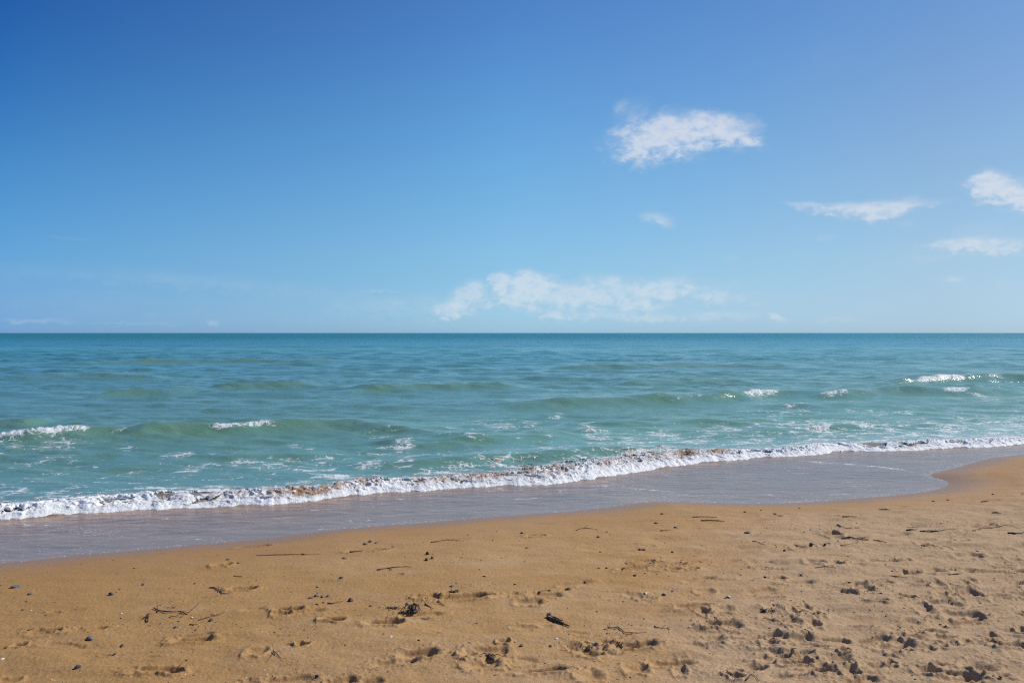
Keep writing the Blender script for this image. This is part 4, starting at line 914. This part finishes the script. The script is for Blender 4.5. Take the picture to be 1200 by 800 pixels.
twig([(1063, 617), (1070, 617.4), (1076, 618.5)], 1.5, 'twig', 'thin twig above the purplish seaweed stalk at far right')
shell(1102, 620, 3.5, 'white', 'tiny white shell bit caught on the grey-black strand', .3)
twig([(1140, 622), (1152, 618), (1165, 616), (1178, 615), (1188, 617), (1196, 620)], 1.4, 'twig', 'looping thin branch lying around a pale patch at the right edge', [[(1184, 616), (1186, 612), (1184, 609)], [(1150, 619), (1146, 618), (1140, 618)]])
twig([(1181, 624.8), (1188, 625.4), (1195, 625), (1200, 624.6)], 2.8, 'weed', 'thick black stalk at the right edge under the looping branch', (), .004, 'seaweed_stalk', 'seaweed')
seaweed(1082, 640, 14, 6, 'weed', 'compact black seaweed knot in the pit left of the small round mound', True, .012)
seaweed(934, 640, 11, 5, 'weedgrey', 'grey-black seaweed lump left of two small dark stones', True, .012, 0, 'weed')
pebble(951, 638.3, 8, 'dark', 'dark stone right of the grey-black seaweed lump', .45)
pebble(967, 638.8, 6, 'dark', 'smaller dark stone further right of the grey-black seaweed lump', .4)
seaweed(912, 676, 14, 5, 'weed', 'flat dark weed scrap on the sand above the churned hollow', True, .006)
seaweed(938, 674, 10, 5, 'weed', 'small dark weed tuft right of the flat scrap above the churned hollow', True, .01)
twig([(1042, 675), (1050, 675.6), (1058, 676.5), (1064, 677)], 1.5, 'twig', 'thin tapering twig between the two pits right of the clod heap')
twig([(1112, 673.4), (1122, 672.8), (1134, 672.4), (1144, 672)], 1.8, 'weedbrown', 'level brown twig above the cluster of deep prints at far right')
twig([(955, 665), (967, 664.6), (980, 665)], 1.5, 'twig', 'thin brownish twig crossing the shallow mound on the right')
pebble(1149, 706.5, 4, 'dark', 'tiny black stone below the deep prints at far right', .6)
twig([(943, 737), (949, 741), (953, 744)], 1.8, 'twig', 'short slanting twig above the long double footprint')
seaweed(907, 714, 14, 6, 'weedgrey', 'grey stringy weed on the left slope of the churned hollow', False, .016, 0, 'weed')
for j, (a, b) in enumerate([(664, 749), (1007, 790), (1053, 795), (697, 774), (557, 742), (596, 735), (1021, 741), (1077, 727)]):
    shell(a, b, 3.2, 'white' if j % 2 else 'cream', ['tiny shell chip just right of the brightest white shell bit', 'tiny white shell chip on the bottom sand right of the V of thick twigs', 'tiny shell chip on the bottom sand near the deep lower right prints', 'tiny white shell chip below the two weed-filled pits', 'tiny cream shell chip right of the bright cream shell', 'tiny white shell chip on open sand left of the driftwood', 'tiny cream shell chip left of the deep print cluster', 'tiny white shell chip above the deep print cluster'][j], j)

# crumbs of weed, wood and grit too many to count
rc = np.random.RandomState(12); pts = []
for _ in range(8000):
    px = rc.uniform(-150, 1350); py = 592 + 250 * rc.rand() ** .8
    x, y = at_z(px, py, .38)
    w_ = .25 + .75 * float(patches(np.array([x]), np.array([y]))[0]) + .5 * perlin(np.array([x * 1.5]), np.array([y * 2.5]), 61)[0]
    if rc.rand() < w_ * .55: pts.append((x, y))
for cx, cy, n, r1, r2 in [(460, 711, 90, 26, 4), (500, 700, 60, 50, 5), (530, 697, 70, 30, 3), (570, 682, 50, 50, 5), (780, 655, 110, 60, 5), (175, 728, 60, 60, 8), (230, 733, 40, 40, 7), (930, 720, 150, 34, 16), (1020, 690, 90, 34, 9), (700, 755, 90, 40, 14), (1120, 700, 70, 40, 12), (1040, 655, 50, 40, 8), (960, 612, 60, 60, 6), (1100, 604, 70, 80, 5), (345, 735, 40, 50, 5), (850, 735, 70, 40, 10)]:
    q = rc.normal(0, .5, (n, 2)) * [r1, r2] + [cx, cy]; pts += [at_z(a, b, .36) for a, b in q]
pts = np.array(pts); dd = dist_line(pts[:, 0], pts[:, 1], EDGE)[0]; pts = pts[dd < -.35]
zz = sand_z(pts[:, 0].copy(), pts[:, 1].copy()); NP = len(pts)
S_ = np.exp(rc.normal(math.log(.0022), .48, NP)) * np.clip(pts[:, 1] / 5.0, .8, 1.3); st3 = np.stack([S_ * rc.uniform(.8, 2.4, NP), S_ * rc.uniform(.6, 1.2, NP), S_ * rc.uniform(.35, .8, NP)], -1)
V = BV[None] * st3[:, None]; an = rc.uniform(0, 6.28, NP); ca, sa = np.cos(an)[:, None], np.sin(an)[:, None]
V = np.stack([V[..., 0] * ca - V[..., 1] * sa, V[..., 0] * sa + V[..., 1] * ca, V[..., 2]], -1) + np.stack([pts[:, 0], pts[:, 1], zz + S_ * .25], -1)[:, None]
Fc = (BF[None] + 12 * np.arange(NP)[:, None, None]).reshape(-1, 3)
o = link('beach_grit', mesh_np('beach_grit', V.reshape(-1, 3), Fc, MB['weed'])); o['kind'] = 'stuff'
sh = rc.rand(NP); mi = np.where(sh < .62, 0, np.where(sh < .86, 1, 2)); o.data.materials.append(MB['brown']); o.data.materials.append(MB['cream'])
o.data.polygons.foreach_set('material_index', np.repeat(mi, len(BF)).astype(np.int32))
